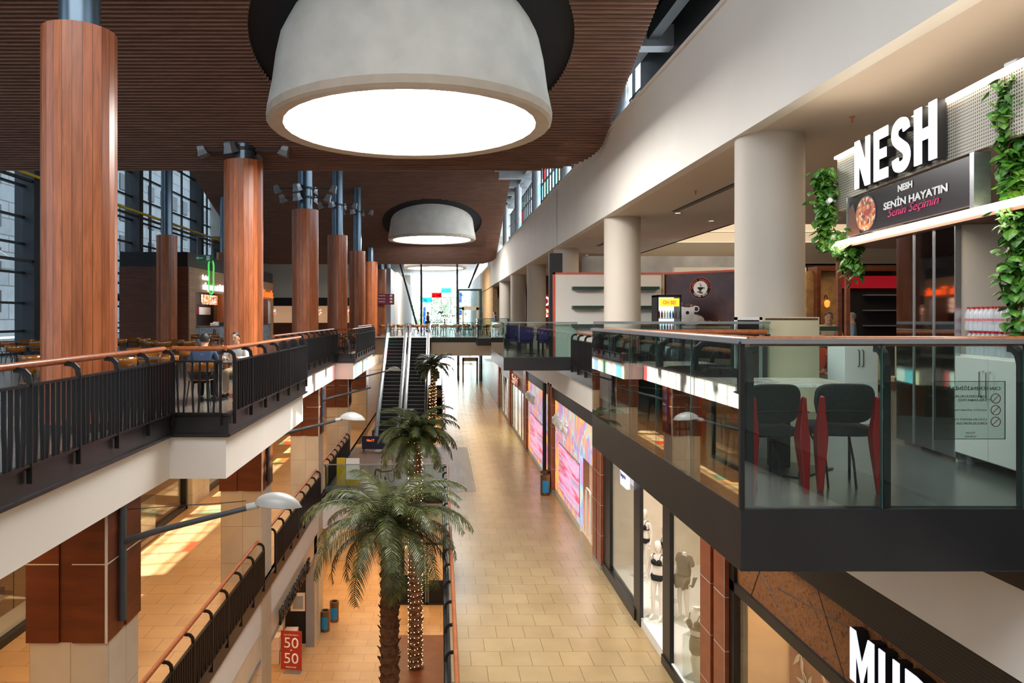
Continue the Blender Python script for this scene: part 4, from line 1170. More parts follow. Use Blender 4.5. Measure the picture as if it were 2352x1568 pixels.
def mannequin(label, loc, rz, outfit, yaw=0):
    t = thing('mannequin', label, 'mannequin', loc, rz, 'shop window mannequins')
    J = {k: (FEM[k], FR[k]) for k in FEM}
    if outfit == 'set': J['hed'] = ((0, .005, 1.49), .045)
    skinned('body', J, BE, M['mannequin'], t)
    hb = MB(); fingers(hb, FEM, 'L', .9); fingers(hb, FEM, 'R', .9); hb.out('fingers', M['mannequin'], t)
    if outfit != 'set': head_shape(t, FEM, M['mannequin'], None, yaw=yaw, scale=1.0)
    if outfit in ('bikini', 'pale'):
        for sx in (-1, 1):
            pts = [(sx * (.062 + r * math.cos(a)), .098 + .028 * (1 - (r / .062) ** 2), 1.265 + r * math.sin(a)) for r in (0.0005, .03, .062) for a in [2 * math.pi * q / 12 for q in range(12)]]
            MB().rings([pts[0:12], pts[12:24], pts[24:36], [(x, y - .03, z) for x, y, z in pts[24:36]]]).out('bra_cup', M['blackcloth'], t, smooth=True)
            MB().tube([(sx * .07, .10, 1.31), (sx * .085, .07, 1.40), (sx * .09, 0, 1.43), (sx * .08, -.09, 1.32)], .007, 6).out('strap', M['blackcloth'], t)
        MB().rings(ring_band(None, 1.20, .128, .100, .022, cy=.012)).out('underband', M['blackcloth'], t, smooth=True)
        b = MB()
        b.rings([[(rx * math.cos(2 * math.pi * i / 24), ry * math.sin(2 * math.pi * i / 24), z - dz * (abs(math.cos(2 * math.pi * i / 24)) < .75)) for i in range(24)] for z, rx, ry, dz in ((.99, .148, .112, 0), (.955, .162, .122, 0), (.94, .164, .124, .07))])
        b.out('briefs', M['blackcloth'], t, smooth=True)
    if outfit == 'set':
        skinned('shirt', {'che': (FEM['che'], (.17, .13)), 'wai': (FEM['wai'], (.16, .125)), 'hem': ((0, 0, .93), (.2, .15)), 'nt': ((0, 0, 1.40), .08), 'shL': (FEM['shL'], .075), 'shR': (FEM['shR'], .075), 'eL': ((-.2, -.02, 1.2), .07), 'eR': ((.2, -.02, 1.2), .07)},
                [('che', 'wai'), ('wai', 'hem'), ('che', 'nt'), ('che', 'shL'), ('che', 'shR'), ('shL', 'eL'), ('shR', 'eR')], M['olive'], t)
        skinned('shorts', {'p': ((0, 0, .90), (.18, .14)), 'hL': ((-.09, 0, .86), .12), 'hR': ((.09, 0, .86), .12), 'kL': ((-.09, .01, .68), .095), 'kR': ((.09, .01, .68), .095)}, [('p', 'hL'), ('p', 'hR'), ('hL', 'kL'), ('hR', 'kR')], M['olive'], t)
    MB().box(-.28, .28, -.2, .28, -.012, 0).out('glass_base', M['acryl'], t)
    return t
# ---------------------------------------------------------------- food court furniture, left
def shell_chair(label, loc, rz, group):
    t = thing('shell_chair', label, 'chair', loc, rz, group)
    # front of the seat toward +y
    s = MB(); n = 8
    top = []; 
    for i in range(n + 1):
        for j in range(n + 1):
            u = -1 + 2 * i / n; v = -1 + 2 * j / n
            x = .21 * u * (1 - .12 * v * v * (v > 0)); y = .20 * v; z = .45 - .02 * (1 - u * u) * (1 - v * v) - .015 * (v > .6)
            top.append((x, y, z))
    fs = [(i * (n + 1) + j, (i + 1) * (n + 1) + j, (i + 1) * (n + 1) + j + 1, i * (n + 1) + j + 1) for i in range(n) for j in range(n)]
    s.add(top, fs); o = s.out('seat', M['amber'], t, smooth=True, solid=.014)
    b = MB(); pts = []
    m = 10
    for i in range(m + 1):
        a = R(-205 + 230 * i / m)
        for j, zz in enumerate((.60, .70, .80)):
            k = 1 + .06 * j
            pts.append((.235 * k * math.cos(a + R(0)), .235 * k * math.sin(a) * 1.0 - .0, zz - (.07 if i in (0, m) and j == 2 else 0)))
    fs = [(i * 3 + j, (i + 1) * 3 + j, (i + 1) * 3 + j + 1, i * 3 + j + 1) for i in range(m) for j in range(2)]
    b.add(pts, fs); b.out('backrest', M['amber'], t, smooth=True, solid=.012)
    fr = MB()
    for a in (-205, -150, -90, -30, 25):
        c, q = math.cos(R(a)), math.sin(R(a))
        fr.tube([(.19 * c, .19 * q, .44), (.235 * c, .235 * q, .62)], .010, 6)
    fr.out('back_frame', M['rubber'], t)
    for sx in (-1, 1):
        for sy in (-1, 1):
            MB().tube([(sx * .17, sy * .16, .44), (sx * .22, sy * .21, 0)], [.014, .011], 6).out('leg', M['rubber'], t)
    return t
def court_table(label, loc, rz, group, round_=False, w=.8, top='tabletop'):
    t = thing('dining_table', label, 'table', loc, rz, group)
    if round_: MB().lathe([(.001, .72), (w / 2, .72), (w / 2, .745), (.001, .745)], n=28).out('table_top', M[top], t)
    else: MB().box(-w / 2, w / 2, -w / 2, w / 2, .72, .745).out('table_top', M[top], t, bevel=.004)
    MB().lathe([(.032, 0.01), (.032, .72)], n=12).out('pedestal', M['dgrey'], t)
    MB().lathe([(.001, 0), (.22, 0), (.22, .012), (.04, .03)], n=20).out('base_plate', M['rubber'], t)
    return t
ch0 = None; tb0 = None
def place_set(x, y, z, desc, near_label, sides, jitter, grp):
    """one table with chairs on the named sides"""
    global ch0, tb0
    tl = 'dark square court table ' + desc
    if tb0 is None: tb0 = court_table(tl, (x, y, z), 0, grp + ' tables')
    else: dup(tb0, (x, y, z), jitter, tl, grp + ' tables')
    nm = {0: 'far', 90: 'left', 180: 'near', 270: 'right'}
    for a in sides:
        d = .62
        cx = x - d * math.sin(R(a)); cy = y + d * math.cos(R(a))
        rz = R(a + 180) + rnd.uniform(-.25, .25)
        cl = 'amber shell chair, %s side of table %s' % (nm[a], desc)
        if ch0 is None: ch0 = shell_chair(cl, (cx, cy, z), rz, grp + ' chairs')
        else: dup(ch0, (cx, cy, z), rz, cl, grp + ' chairs')
G1 = 'amber food court'
SETS = [
    (-6.9, 8.6, 'at far left edge just behind the near railing', (0, 90, 270)),
    (-8.6, 10.4, 'left of the nearest wooden column', (0, 180, 90)),
    (-10.6, 13.0, 'two rows behind the near railing at far left', (0, 180, 270)),
    (-6.5, 12.9, 'directly behind the nearest wooden column', (0, 180, 90)),
    (-12.6, 16.2, 'near the facade at far left', (0, 180, 270)),
    (-15.2, 18.6, 'right against the glass facade', (0, 180)),
    (-6.4, 15.4, 'right of the nearest column, second from railing', (0, 180, 90, 270)),
    (-8.7, 16.2, 'right of the nearest column, third from railing', (0, 180, 270)),
    (-7.2, 18.9, 'left of the second wooden column', (0, 180, 90, 270)),
    (-9.6, 20.4, 'between first and second wooden column, middle row', (0, 180, 90)),
    (-12.2, 21.6, 'between first and second wooden column, back row', (0, 180, 270)),
    (-6.6, 22.6, 'hidden partly by the second wooden column', (0, 180, 90)),
    (-9.4, 25.4, 'in front of the boarded food kiosk', (0, 180, 90, 270)),
    (-12.0, 28.0, 'in front of the thinner back-row column', (0, 180, 90, 270)),
    (-14.6, 25.2, 'beside the facade door with red tapes', (0, 180, 270)),
    (-6.9, 26.2, 'behind the recessed left railing', (0, 180)),
    (-8.6, 30.0, 'between the second and third wooden column', (0, 180, 90)),
    (-6.6, 32.2, 'behind the third wooden column', (0, 180, 270)),
    (-10.6, 33.6, 'before the kiosk counter', (0, 180, 90)),
    (-4.35, 14.2, 'of the seated pair', ()),
    (-4.45, 34.0, 'inside the second projecting bay, near end', (0, 180)),
    (-4.45, 37.6, 'inside the second projecting bay, far end', (0, 180)),
]
for i, (x, y, d, s) in enumerate(SETS): place_set(x, y, 0, d, '', s, 0, G1)
FAR = [(-3.6, 53, 'behind the left escalator head'), (-2.4, 54.5, 'behind the gap between the escalators'), (-1.2, 53, 'behind the right escalator head'), (0.2, 51.5, 'at the left end of the far glass balustrade'),
       (1.3, 53.5, 'in the middle of the far terrace'), (2.5, 51.5, 'at the right end of the far glass balustrade'), (3.4, 54.5, 'before the glass lift'), (-0.4, 57.5, 'furthest back before the end window'), (2.0, 58, 'furthest back on the right of the far terrace')]
for x, y, d in FAR: place_set(x, y, .25, d, '', (0, 90, 180, 270), 0, 'far terrace')
# the second kind of seat the pair uses
dup(ch0, (-4.42, 13.5, 0), R(4), 'amber shell chair under the person in the blue jacket', G1 + ' chairs')
dup(ch0, (-4.12, 15.05, 0), R(176), 'amber shell chair under the person in the pale top', G1 + ' chairs')

# ---------------------------------------------------------------- boarded kiosks, left back
XK = -12.95
def kiosk_box(y0, y1, label, x0=-16.5, h=4.2, open_=None):
    t = thing('food_kiosk', label, 'kiosk', (XK, y0, 0), 0, 'boarded food kiosks')
    oy0, oy1, oz = open_
    f = MB().box(XK - .15, XK, y0, oy0, 0, h).box(XK - .15, XK, oy1, y1, 0, h).box(XK - .15, XK, oy0, oy1, oz, h)
    f.out('front_boards', M['lwood'], t, world=True)
    MB().box(x0, XK - .0, y0 - .15, y0, 0, h).out('side_boards', M['dwood'], t, world=True); MB().box(x0, XK, y1, y1 + .1, 0, h).out('side_boards', M['dwood'], t, world=True)
    area('shop_lighting', (XK - 1.0, (y0 + y1) / 2, h - .3), (1.2, 5), 130, NEUT)
    MB().box(x0, XK - .05, y0 - .1, y1, h, h + .75).out('louvre_band', M['louvre'], t, world=True)
    MB().box(XK - 1.6, XK - 1.5, y0, y1, 0, h).out('back_wall', M['dgrey'], t, world=True)
    MB().box(XK - .5, XK - .0, oy0, oy1, 0, 1.05).out('counter', M['bluemarble'], t, world=True)
    MB().box(XK - .6, XK + .06, oy0, oy1, 1.05, 1.1).out('counter_top', M['tabletop'], t, world=True)
    MB().box(XK - .16, XK + .02, oy1 - .05, oy1, 0, oz).box(XK - .16, XK + .02, oy0, oy0 + .05, 0, oz).out('metal_jamb', M['alu'], t, world=True)
    return t
k1 = kiosk_box(37.7, 46.6, 'boarded food kiosk with white lit script and green outline sign', open_=(38.7, 45.0, 2.95))
text('sign_lettering', 'akçaabat köftecisi', .5, M['letter'], k1, (XK + .06, 39.6, 3.0), '+x', .06, .03, width=5.6)
text('sign_lettering', 'Cemilusta', .28, M['letter'], k1, (XK + .06, 39.5, 3.62), '+x', .05, .02, width=1.1)
MB().tube([(XK + .12, 40.9 + .62 * math.sin(a) * (1 + .35 * math.cos(2 * a)), 3.85 + .95 * math.cos(a)) for a in [2 * math.pi * i / 28 for i in range(29)]], .05, 6).out('sign_outline', M['neongreen'], k1, world=True)
for i in range(3):
    o = MB().box(XK - .95, XK - .9, 42.5 + i * 1.0, 43.4 + i * 1.0, 2.35, 2.92).out('menu_screen', M['foodlit'], k1, world=True)
    o = MB().box(XK - 1.49, XK - 1.45, 42.6 + i * 1.1, 43.6 + i * 1.1, 1.75, 2.2).out('notice', (M['signplum'], M['letterw'], M['kraft'])[i], k1, world=True)
k2 = kiosk_box(48.4, 56.6, 'second boarded food kiosk with orange lit lettering', open_=(49.4, 55.6, 2.9))
text('sign_lettering', 'da Tavuk', .55, M['neonred'], k2, (XK + .06, 51.0, 3.05), '+x', .06, .03, width=5.2)
for i in range(3): MB().box(XK - 1.0, XK - .95, 51.3 + i * 1.3, 52.5 + i * 1.3, 1.9, 2.9).out('menu_screen', M['foodlit'], k2, world=True)
bc = thing('counter_chair', 'dark chair standing before the kiosk marble counter', 'chair', (XK + .9, 39.6, 0), 0)
MB().box(-.2, .2, -.2, .2, .43, .46).out('seat', M['rubber'], bc); MB().box(-.2, -.17, -.2, .2, .5, .95).out('backrest', M['rubber'], bc)
for sx in (-1, 1):
    for sy in (-1, 1): MB().tube([(sx * .18, sy * .18, .43), (sx * .2, sy * .2, 0)], .012, 6).out('leg', M['rubber'], bc)
for i, (y, z, s) in enumerate([(42.2, 1.1, .16), (42.7, 1.1, .22), (44.0, 1.1, .2)]):
    tag(MB().box(XK - .35, XK - .1, y, y + s * 1.5, z, z + s).out(('napkin_box', 'jar', 'till')[i], M[('kraft', 'letterw', 'dgrey')[i]], bevel=.01), ('small white napkin box', 'white jar', 'dark till')[i] + ' on the kiosk marble counter', ('box', 'jar', 'till')[i])
# facade door
dr = thing('door_1', 'glazed facade door with red tapes', 'door', (-17.9, 39.4, 0)); del dr['label']; del dr['category']; dr['kind'] = 'structure'
MB().box(-17.95, -17.85, 38.6, 38.7, 0, 2.6).box(-17.95, -17.85, 41, 41.1, 0, 2.6).box(-17.95, -17.85, 38.6, 41.1, 2.5, 2.9).out('door_frame', M['dgrey'], dr, world=True)
for z in (.7, 1.25): MB().box(-17.84, -17.82, 38.7, 41, z, z + .08).out('red_tape', M['red'], dr, world=True)
MB().tube([(-17.8, 38.8, 2.75), (-17.8, 41, 2.75)], .12, 12).out('air_curtain', M['alu'], dr, world=True)
# hanging exit sign
ex = thing('exit_sign', 'green and white exit sign hanging on rods before the kiosk louvres', 'sign', (-11.8, 36.5, 4.6))
MB().box(-.42, .42, -.03, .03, -.22, .1).out('panel', M['signgreen'], ex)
MB().box(-.3, -.05, -.035, -.03, -.08, -.03).add([(-.4, -.035, -.055), (-.28, -.035, .03), (-.28, -.035, -.14)], [(0, 1, 2)]).box(.12, .3, -.035, -.03, -.17, .05).out('pictogram', M['letterw'], ex)
MB().tube([(-.35, 0, .1), (-.35, 0, 1.0)], .012, 6).tube([(.35, 0, .1), (.35, 0, 1.0)], .012, 6).tube([(-1, 0, 1), (2.0, 0, 1.0)], .03, 6).out('hanger', M['alu'], ex)
# direction sign near the seventh column
ds = thing('direction_sign', 'dark red hanging direction sign with white symbols in front of the last wooden columns', 'sign', (-4.75, 61.5, 3.1))
MB().box(-.85, .85, -.05, .05, -.45, .45).out('panel', M['signplum'], ds, bevel=.05)
MB().tube([(-.4, .05, .2), (-.4, .6, .2)], .03, 6).out('bracket', M['dgrey'], ds)
for i in range(3):
    text('lettering', ('Yemek Katı', 'Sinema', 'WC')[i], .12, M['letterw'], ds, (-5.25, 61.43, 3.35 - .26 * i), '-y', .01, .01, width=.6)
    MB().lathe([(.001, -.0), (.08, 0), (.08, .01), (.001, .01)], n=14, M=Matrix.Translation((-.66, -.06, .29 - .26 * i)) @ Matrix.Rotation(R(90), 4, 'X')).box(.5, .7, -.06, -.05, .22 - .26 * i, .38 - .26 * i).out('pictogram', M['letterw'], ds)
# food shops at the back left, facing the viewer
fs_ = thing('food_shop', 'row of lit food shops at the back left between the wooden columns', 'shop', (-11, 62, 0))
MB().box(-18, -6.2, 64, 64.2, 3.3, 7.9).out('bulkhead', M['colgrey'], fs_, world=True)
MB().box(-18, -6.2, 64.0, 64.2, 2.6, 3.3).out('sign_band', M['rubber'], fs_, world=True)
MB().box(-18, -6.2, 66, 66.2, 0, 2.6).out('back_wall', glow('glowing_back_wall', (1, .62, .36, 1), .22), fs_, world=True)  # wall itself glows in place of shop lamps
MB().box(-18, -6.2, 64, 64.6, 0, 1.1).out('counter', M['dwood'], fs_, world=True)
for i, (x, c) in enumerate([(-11.2, 'yellow'), (-8.6, 'bluelabel'), (-15, 'red')]):
    MB().lathe([(.001, 0), (.3, 0), (.3, .05), (.001, .05)], n=20, M=Matrix.Translation((x, 63.98, 2.95)) @ Matrix.Rotation(R(90), 4, 'X')).out('round_emblem', glow('lit_' + c, tuple(M[c].node_tree.nodes['Principled BSDF'].inputs['Base Color'].default_value) if False else {'yellow': (1, .7, .05, 1), 'bluelabel': (.2, .2, 1, 1), 'red': (1, .1, .1, 1)}[c], 1.4), fs_, world=True)
for x in (-11, -8.5, -15): MB().box(x - .6, x + .6, 63.95, 64, 1.8, 2.3).out('menu_screen', M['foodlit'], fs_, world=True)
# ---------------------------------------------------------------- near terrace: chairs with red rear legs, marble table
def red_chair(label, loc, rz):
    t = thing('upholstered_chair', label, 'chair', loc, rz, 'charcoal chairs with red rear legs')
    # front toward +y
    def pad(w0, w1, d0, d1, z0, z1, bulge):
        return None
    s = MB(); n = 24
    def sq(a, p=.45):
        c, q = math.cos(a), math.sin(a); return (math.copysign(abs(c) ** p, c), math.copysign(abs(q) ** p, q))
    rg = []
    for z, k in ((.40, .90), (.41, .98), (.44, 1.0), (.465, .97), (.475, .86), (.478, .5)):
        rg.append([(.225 * k * sq(2 * math.pi * i / n)[0], .215 * k * sq(2 * math.pi * i / n)[1] + .01, z) for i in range(n)])
    s.rings(rg).out('seat', M['felt'], t, smooth=True)
    b = MB(); rg = []
    for dy, k in ((-.035, .80), (-.028, .95), (0, 1.0), (.028, .95), (.035, .8)):
        row = []
        for i in range(n):
            u, v = sq(2 * math.pi * i / n, .5)
            x = .215 * k * u * (1 - .10 * (v < 0) * abs(v)); z = .655 + .15 * k * v
            y = -.215 + dy - .10 * (z - .5) + .05 * (x / .215) ** 2
            row.append((x, y, z))
        rg.append(row)
    b.rings(rg).out('backrest', M['felt'], t, smooth=True)
    for sx in (-1, 1):
        rg = []
        for z, cx, cy, hx, hy in ((0, .205, -.285, .018, .022), (.14, .202, -.275, .027, .03), (.30, .196, -.262, .036, .042), (.40, .192, -.256, .040, .048), (.48, .190, -.258, .034, .042), (.60, .190, -.272, .022, .028), (.70, .190, -.284, .015, .018), (.715, .190, -.285, .010, .012)):
            rg.append([(sx * cx + a * hx, cy + b * hy, z) for a, b in ((-1, -1), (1, -1), (1, 1), (-1, 1))])
        MB().rings(rg).out('rear_leg', M['red'], t, bevel=.008)
        MB().tube([(sx * .17, .16, .41), (sx * .19, .21, 0)], .011, 8).out('front_leg', M['rubber'], t, smooth=True)
    MB().tube([(-.23, -.285, .60), (-.12, -.30, .605), (.12, -.30, .605), (.23, -.285, .60)], .006, 6).out('back_rod', M['rubber'], t)
    MB().tube([(-.15, .14, .40), (-.1, -.1, .2), (-.1, -.15, 0)], .009, 6).tube([(.15, .14, .40), (.1, -.1, .2), (.1, -.15, 0)], .009, 6).out('inner_legs', M['rubber'], t)
    return t
c0 = red_chair('left of the two near charcoal chairs, back toward the viewer, at the marble table', (2.47, 5.66, .3), R(3))
dup(c0, (3.07, 5.70, .3), R(-8), 'right of the two near charcoal chairs, back toward the viewer, at the marble table')
dup(c0, (2.75, 7.0, .3), R(176), 'charcoal chair facing the viewer on the far side of the marble table')
dup(c0, (2.45, 7.75, .3), R(8), 'charcoal chair behind the marble table, nearer the glass')
dup(c0, (2.95, 8.0, .3), R(-14), 'charcoal chair with a red arm tip deeper in the near terrace')
t = thing('marble_table', 'white marble-topped table with black pedestal on the near terrace', 'table', (2.86, 6.3, .3), R(-3))
MB().box(-.58, .56, -.36, .36, .725, .75).out('table_top', M['marble'], t, bevel=.004)
MB().box(-.02, .12, -.07, .07, .02, .725).out('pedestal', M['rubber'], t); MB().add([(-.42, -.02, .0), (.05, -.42, 0), (.50, -.02, 0), (.05, .40, 0), (-.42, -.02, .012), (.05, -.42, .012), (.50, -.02, .012), (.05, .40, .012)], [(0, 3, 2, 1), (4, 5, 6, 7), (0, 1, 5, 4), (1, 2, 6, 5), (2, 3, 7, 6), (3, 0, 4, 7)]).out('base_plate', M['rubber'], t)
t = thing('marble_table', 'second white marble table further back on the near terrace', 'table', (2.75, 8.75, .3), 0)
MB().box(-.5, .5, -.36, .36, .725, .75).out('table_top', M['marble'], t, bevel=.004); MB().box(-.06, .06, -.06, .06, .02, .725).out('pedestal', M['rubber'], t); MB().box(-.3, .3, -.3, .3, 0, .015).out('base_plate', M['rubber'], t)

# ---------------------------------------------------------------- burger kiosk
ux, uy = -.1207, -.9927
KA = math.atan2(uy, ux)
kio = thing('burger_kiosk', 'perforated kiosk front with big white letters, food banner and light strips at upper right', 'kiosk', (4.84, 8.86, 0), KA)
# local: +x runs toward the viewer along the front, +y is toward the hall? (left of travel)
def KW(s, o, z):
    """point s along the front, o out toward the hall"""
    return (4.84 + ux * s + uy * o * 1.0 * (1), 8.86 + uy * s - ux * o, z)
Nx, Ny = uy, -ux          # outward normal (toward the hall, -x)
def kbox(mb, s0, s1, o0, o1, z0, z1):
    a, b, c, d = [KW(s, o, 0)[:2] for s, o in ((s0, o0), (s1, o0), (s1, o1), (s0, o1))]
    return mb.prism([a, b, c, d], z0, z1)
def perf():
    m, nt, b = new_mat('perforated_beige_sheet')
    tc = nd(nt, 'ShaderNodeTexCoord'); vo = nd(nt, 'ShaderNodeTexVoronoi'); vo.inputs['Scale'].default_value = 34; vo.inputs['Randomness'].default_value = 0
    nt.links.new(tc.outputs['Object'], vo.inputs['Vector'])
    sp = nd(nt, 'ShaderNodeSeparateXYZ'); cb = nd(nt, 'ShaderNodeCombineXYZ'); nt.links.new(tc.outputs['Object'], sp.inputs[0]); nt.links.new(sp.outputs[0], cb.inputs[0]); nt.links.new(sp.outputs[2], cb.inputs[1]); nt.links.new(cb.outputs[0], vo.inputs['Vector'])
    nt.links.new(ramp(nt, vo.outputs['Distance'], [(.26, rgb(70, 66, 58)), (.34, rgb(196, 188, 170))]), b.inputs['Base Color'])
    b.inputs['Roughness'].default_value = .5
    return m
M['perf'] = perf()
q = MB(); kbox(q, -.08, 5.2, -.05, 0, 3.0, 3.53); kbox(q, -.08, .35, -.05, 0, 2.9, 3.0)
q.prism([KW(-.08, -.05, 0)[:2], KW(-.08, 0, 0)[:2], KW(-.2, -.12, 0)[:2], KW(-.22, -.8, 0)[:2], KW(-.17, -.8, 0)[:2], KW(-.16, -.13, 0)[:2]], 2.9, 3.53)
q.out('perforated_band', M['perf'], kio, world=True)
q = MB(); kbox(q, -.1, 5.2, -.06, .03, 3.53, 3.56); q.out('upper_light_strip', M['led'], kio, world=True)
q = MB(); kbox(q, -.05, 5.2, .0, .10, 2.46, 2.50); q.out('lower_light_strip', M['led'], kio, world=True)
q = MB(); kbox(q, -.05, 5.2, -1.2, .0, 2.43, 2.47); q.out('canopy_underside', M['dwood'], kio, world=True)

for s0_, s1_, o0_, o1_, zz in ((.32, .36, -.05, .06, 3.0), (2.77, 2.83, -.05, .08, 2.97), (3.3, 3.36, -.3, -.2, 3.0)): kbox(MB(), 0, .01, 0, .01, 0, .01); q = MB(); kbox(q, s0_, s1_, o0_, o1_, 2.5, zz); q.out('bracket', M['chrome'], kio, world=True)
q = MB(); kbox(q, .36, 2.77, .0, .05, 2.54, 2.96); bn = q.out('banner', M['banner'], kio, world=True)
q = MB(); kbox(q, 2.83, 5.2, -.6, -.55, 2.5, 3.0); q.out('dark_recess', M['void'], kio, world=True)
FX = (ux, uy, 0)
def ktext(body, s, z, h, width, mat, depth, bold, o=.055, shear=0, name='lettering'):
    return text(name, body, h, mat, kio, KW(s, o, z), FX, depth, bold, width=width, shear=shear)
# big letters with black returns
def letter_poly(ch):
    if ch == 'N': return [[(0, 0), (.26, 0), (.26, .55), (.70, 0), (1, 0), (1, 1), (.74, 1), (.74, .45), (.30, 1), (0, 1)]]
    if ch == 'E': return [[(0, 0), (1, 0), (1, .2), (.34, .2), (.34, .41), (.88, .41), (.88, .6), (.34, .6), (.34, .8), (1, .8), (1, 1), (0, 1)]]
    if ch == 'H': return [[(0, 0), (.33, 0), (.33, .4), (.67, .4), (.67, 0), (1, 0), (1, 1), (.67, 1), (.67, .6), (.33, .6), (.33, 1), (0, 1)]]
def s_outline():
    c = []
    for i in range(25):
        t_ = i / 24; a = R(20 + t_ * 235) if t_ < .5 else 0
    cen = [(.80, .74), (.74, .86), (.5, .905), (.26, .86), (.17, .74), (.24, .62), (.5, .5), (.76, .385), (.83, .26), (.74, .14), (.5, .095), (.26, .14), (.20, .27)]
    P_ = [Vector(c_) for c_ in [cen[0]] + cen + [cen[-1]]]; fine = []
    for i in range(1, len(P_) - 2):
        for q_ in range(4):
            t_ = q_ / 4; a_, b_, c_, d_ = P_[i - 1:i + 3]
            fine.append(tuple(.5 * ((2 * b_) + (c_ - a_) * t_ + (2 * a_ - 5 * b_ + 4 * c_ - d_) * t_ ** 2 + (3 * b_ - a_ - 3 * c_ + d_) * t_ ** 3)))
    cen = fine + [cen[-1]]
    L = []; Rr = []
    for i, p in enumerate(cen):
        a = Vector(cen[max(i - 1, 0)]); b = Vector(cen[min(i + 1, len(cen) - 1)]); d = (b - a); d = Vector((d.x, d.y * 1.6)).normalized(); n = Vector((-d.y, d.x))
        wx, wy = .165, .10
        L.append((p[0] + n.x * wx, p[1] + n.y * wy)); Rr.append((p[0] - n.x * wx, p[1] - n.y * wy))
    return L, Rr
def big_letter(ch, s0, s1, z0, z1, depth=.10):
    def P(u, v, o): return KW(s0 + (s1 - s0) * u, o, z0 + (z1 - z0) * v)
    fc, rt = MB(), MB()
    if ch == 'S':
        L, Rr = s_outline()
        for i in range(len(L) - 1):
            quad = [L[i], L[i + 1], Rr[i + 1], Rr[i]]
            for mb, o0, o1 in ((rt, .02, depth), (fc, depth, depth + .012)):
                mb.add([P(u, v, o0) for u, v in quad] + [P(u, v, o1) for u, v in quad], [(0, 1, 2, 3), (7, 6, 5, 4), (0, 4, 5, 1), (2, 6, 7, 3), (1, 5, 6, 2), (0, 3, 7, 4)])
    else:
        poly = letter_poly(ch)[0]; n = len(poly)
        for mb, o0, o1 in ((rt, .02, depth), (fc, depth, depth + .012)):
            vs = [P(u, v, o0) for u, v in poly] + [P(u, v, o1) for u, v in poly]
            mb.add(vs, [tuple(range(n)), tuple(range(n, 2 * n))[::-1]] + [(i, (i + 1) % n, n + (i + 1) % n, n + i) for i in range(n)])
    rt.out('letter_return', M['rubber'], kio, world=True); fc.out('letter_face', M['letter'], kio, world=True)
for ch, s0, s1 in (('N', .66, 1.02), ('E', 1.12, 1.42), ('S', 1.50, 1.86), ('H', 1.94, 2.32)):
    big_letter(ch, s0, s1, 3.03, 3.56)
ktext('NESH', 1.52, 2.855, .07, .28, M['letterw'], .004, .05)
ktext('SENİN HAYATIN', 1.22, 2.715, .10, 1.18, M['letterw'], .004, .03)
ktext('Senin Seçimin', 1.32, 2.61, .10, .95, M['pink'], .004, -.01, shear=.35, o=.06)
# wrap picture on the banner: bowl with filling
def kdisc(s, z, rs, rz_, mat, o, name, n=28):
    c = [KW(s + rs * math.cos(2 * math.pi * i / n), o, z + rz_ * math.sin(2 * math.pi * i / n)) for i in range(n)]
    c2 = [(x + Nx * .002, y + Ny * .002, zz) for x, y, zz in c]
    return MB().rings([c, c2]).out(name, mat, kio, world=True)
kdisc(.80, 2.74, .25, .20, M['navy'], .052, 'bowl_rim_print'); kdisc(.80, 2.74, .235, .185, M['food'], .055, 'food_print')
q = MB(); q.add([KW(.36, .0515, 2.54), KW(.66, .0515, 2.54), KW(.48, .0515, 2.9), KW(.36, .0515, 2.84)], [(0, 1, 2, 3)]); q.out('board_print', M['dwood'], kio, world=True)
# lower doors of dark mirror, plain beige pier
for k in range(3):
    q = MB(); kbox(q, 1.24 + .36 * k, 1.585 + .36 * k, -.10, -.06, .34, 2.43); q.out('mirror_door', M['mirror'], kio, world=True)
    q = MB(); kbox(q, 1.585 + .36 * k, 1.60 + .36 * k, -.10, -.05, .34, 2.43); q.out('chrome_edge', M['chrome'], kio, world=True)
q = MB(); kbox(q, .9, 1.24, -.5, -.3, .3, 2.43); kbox(q, .4, .9, -.9, -.8, .3, 2.43); q.out('dark_return', M['dwood'], kio, world=True)
q = MB(); kbox(q, 2.27, 2.30, -.50, -.08, .3, 2.43); q.out('beige_pier', M['colgrey'], kio, world=True)
q = MB(); kbox(q, 2.27, 2.30, -1.5, -.5, .3, 2.43); q.out('dark_boards', M['dwood'], kio, world=True)
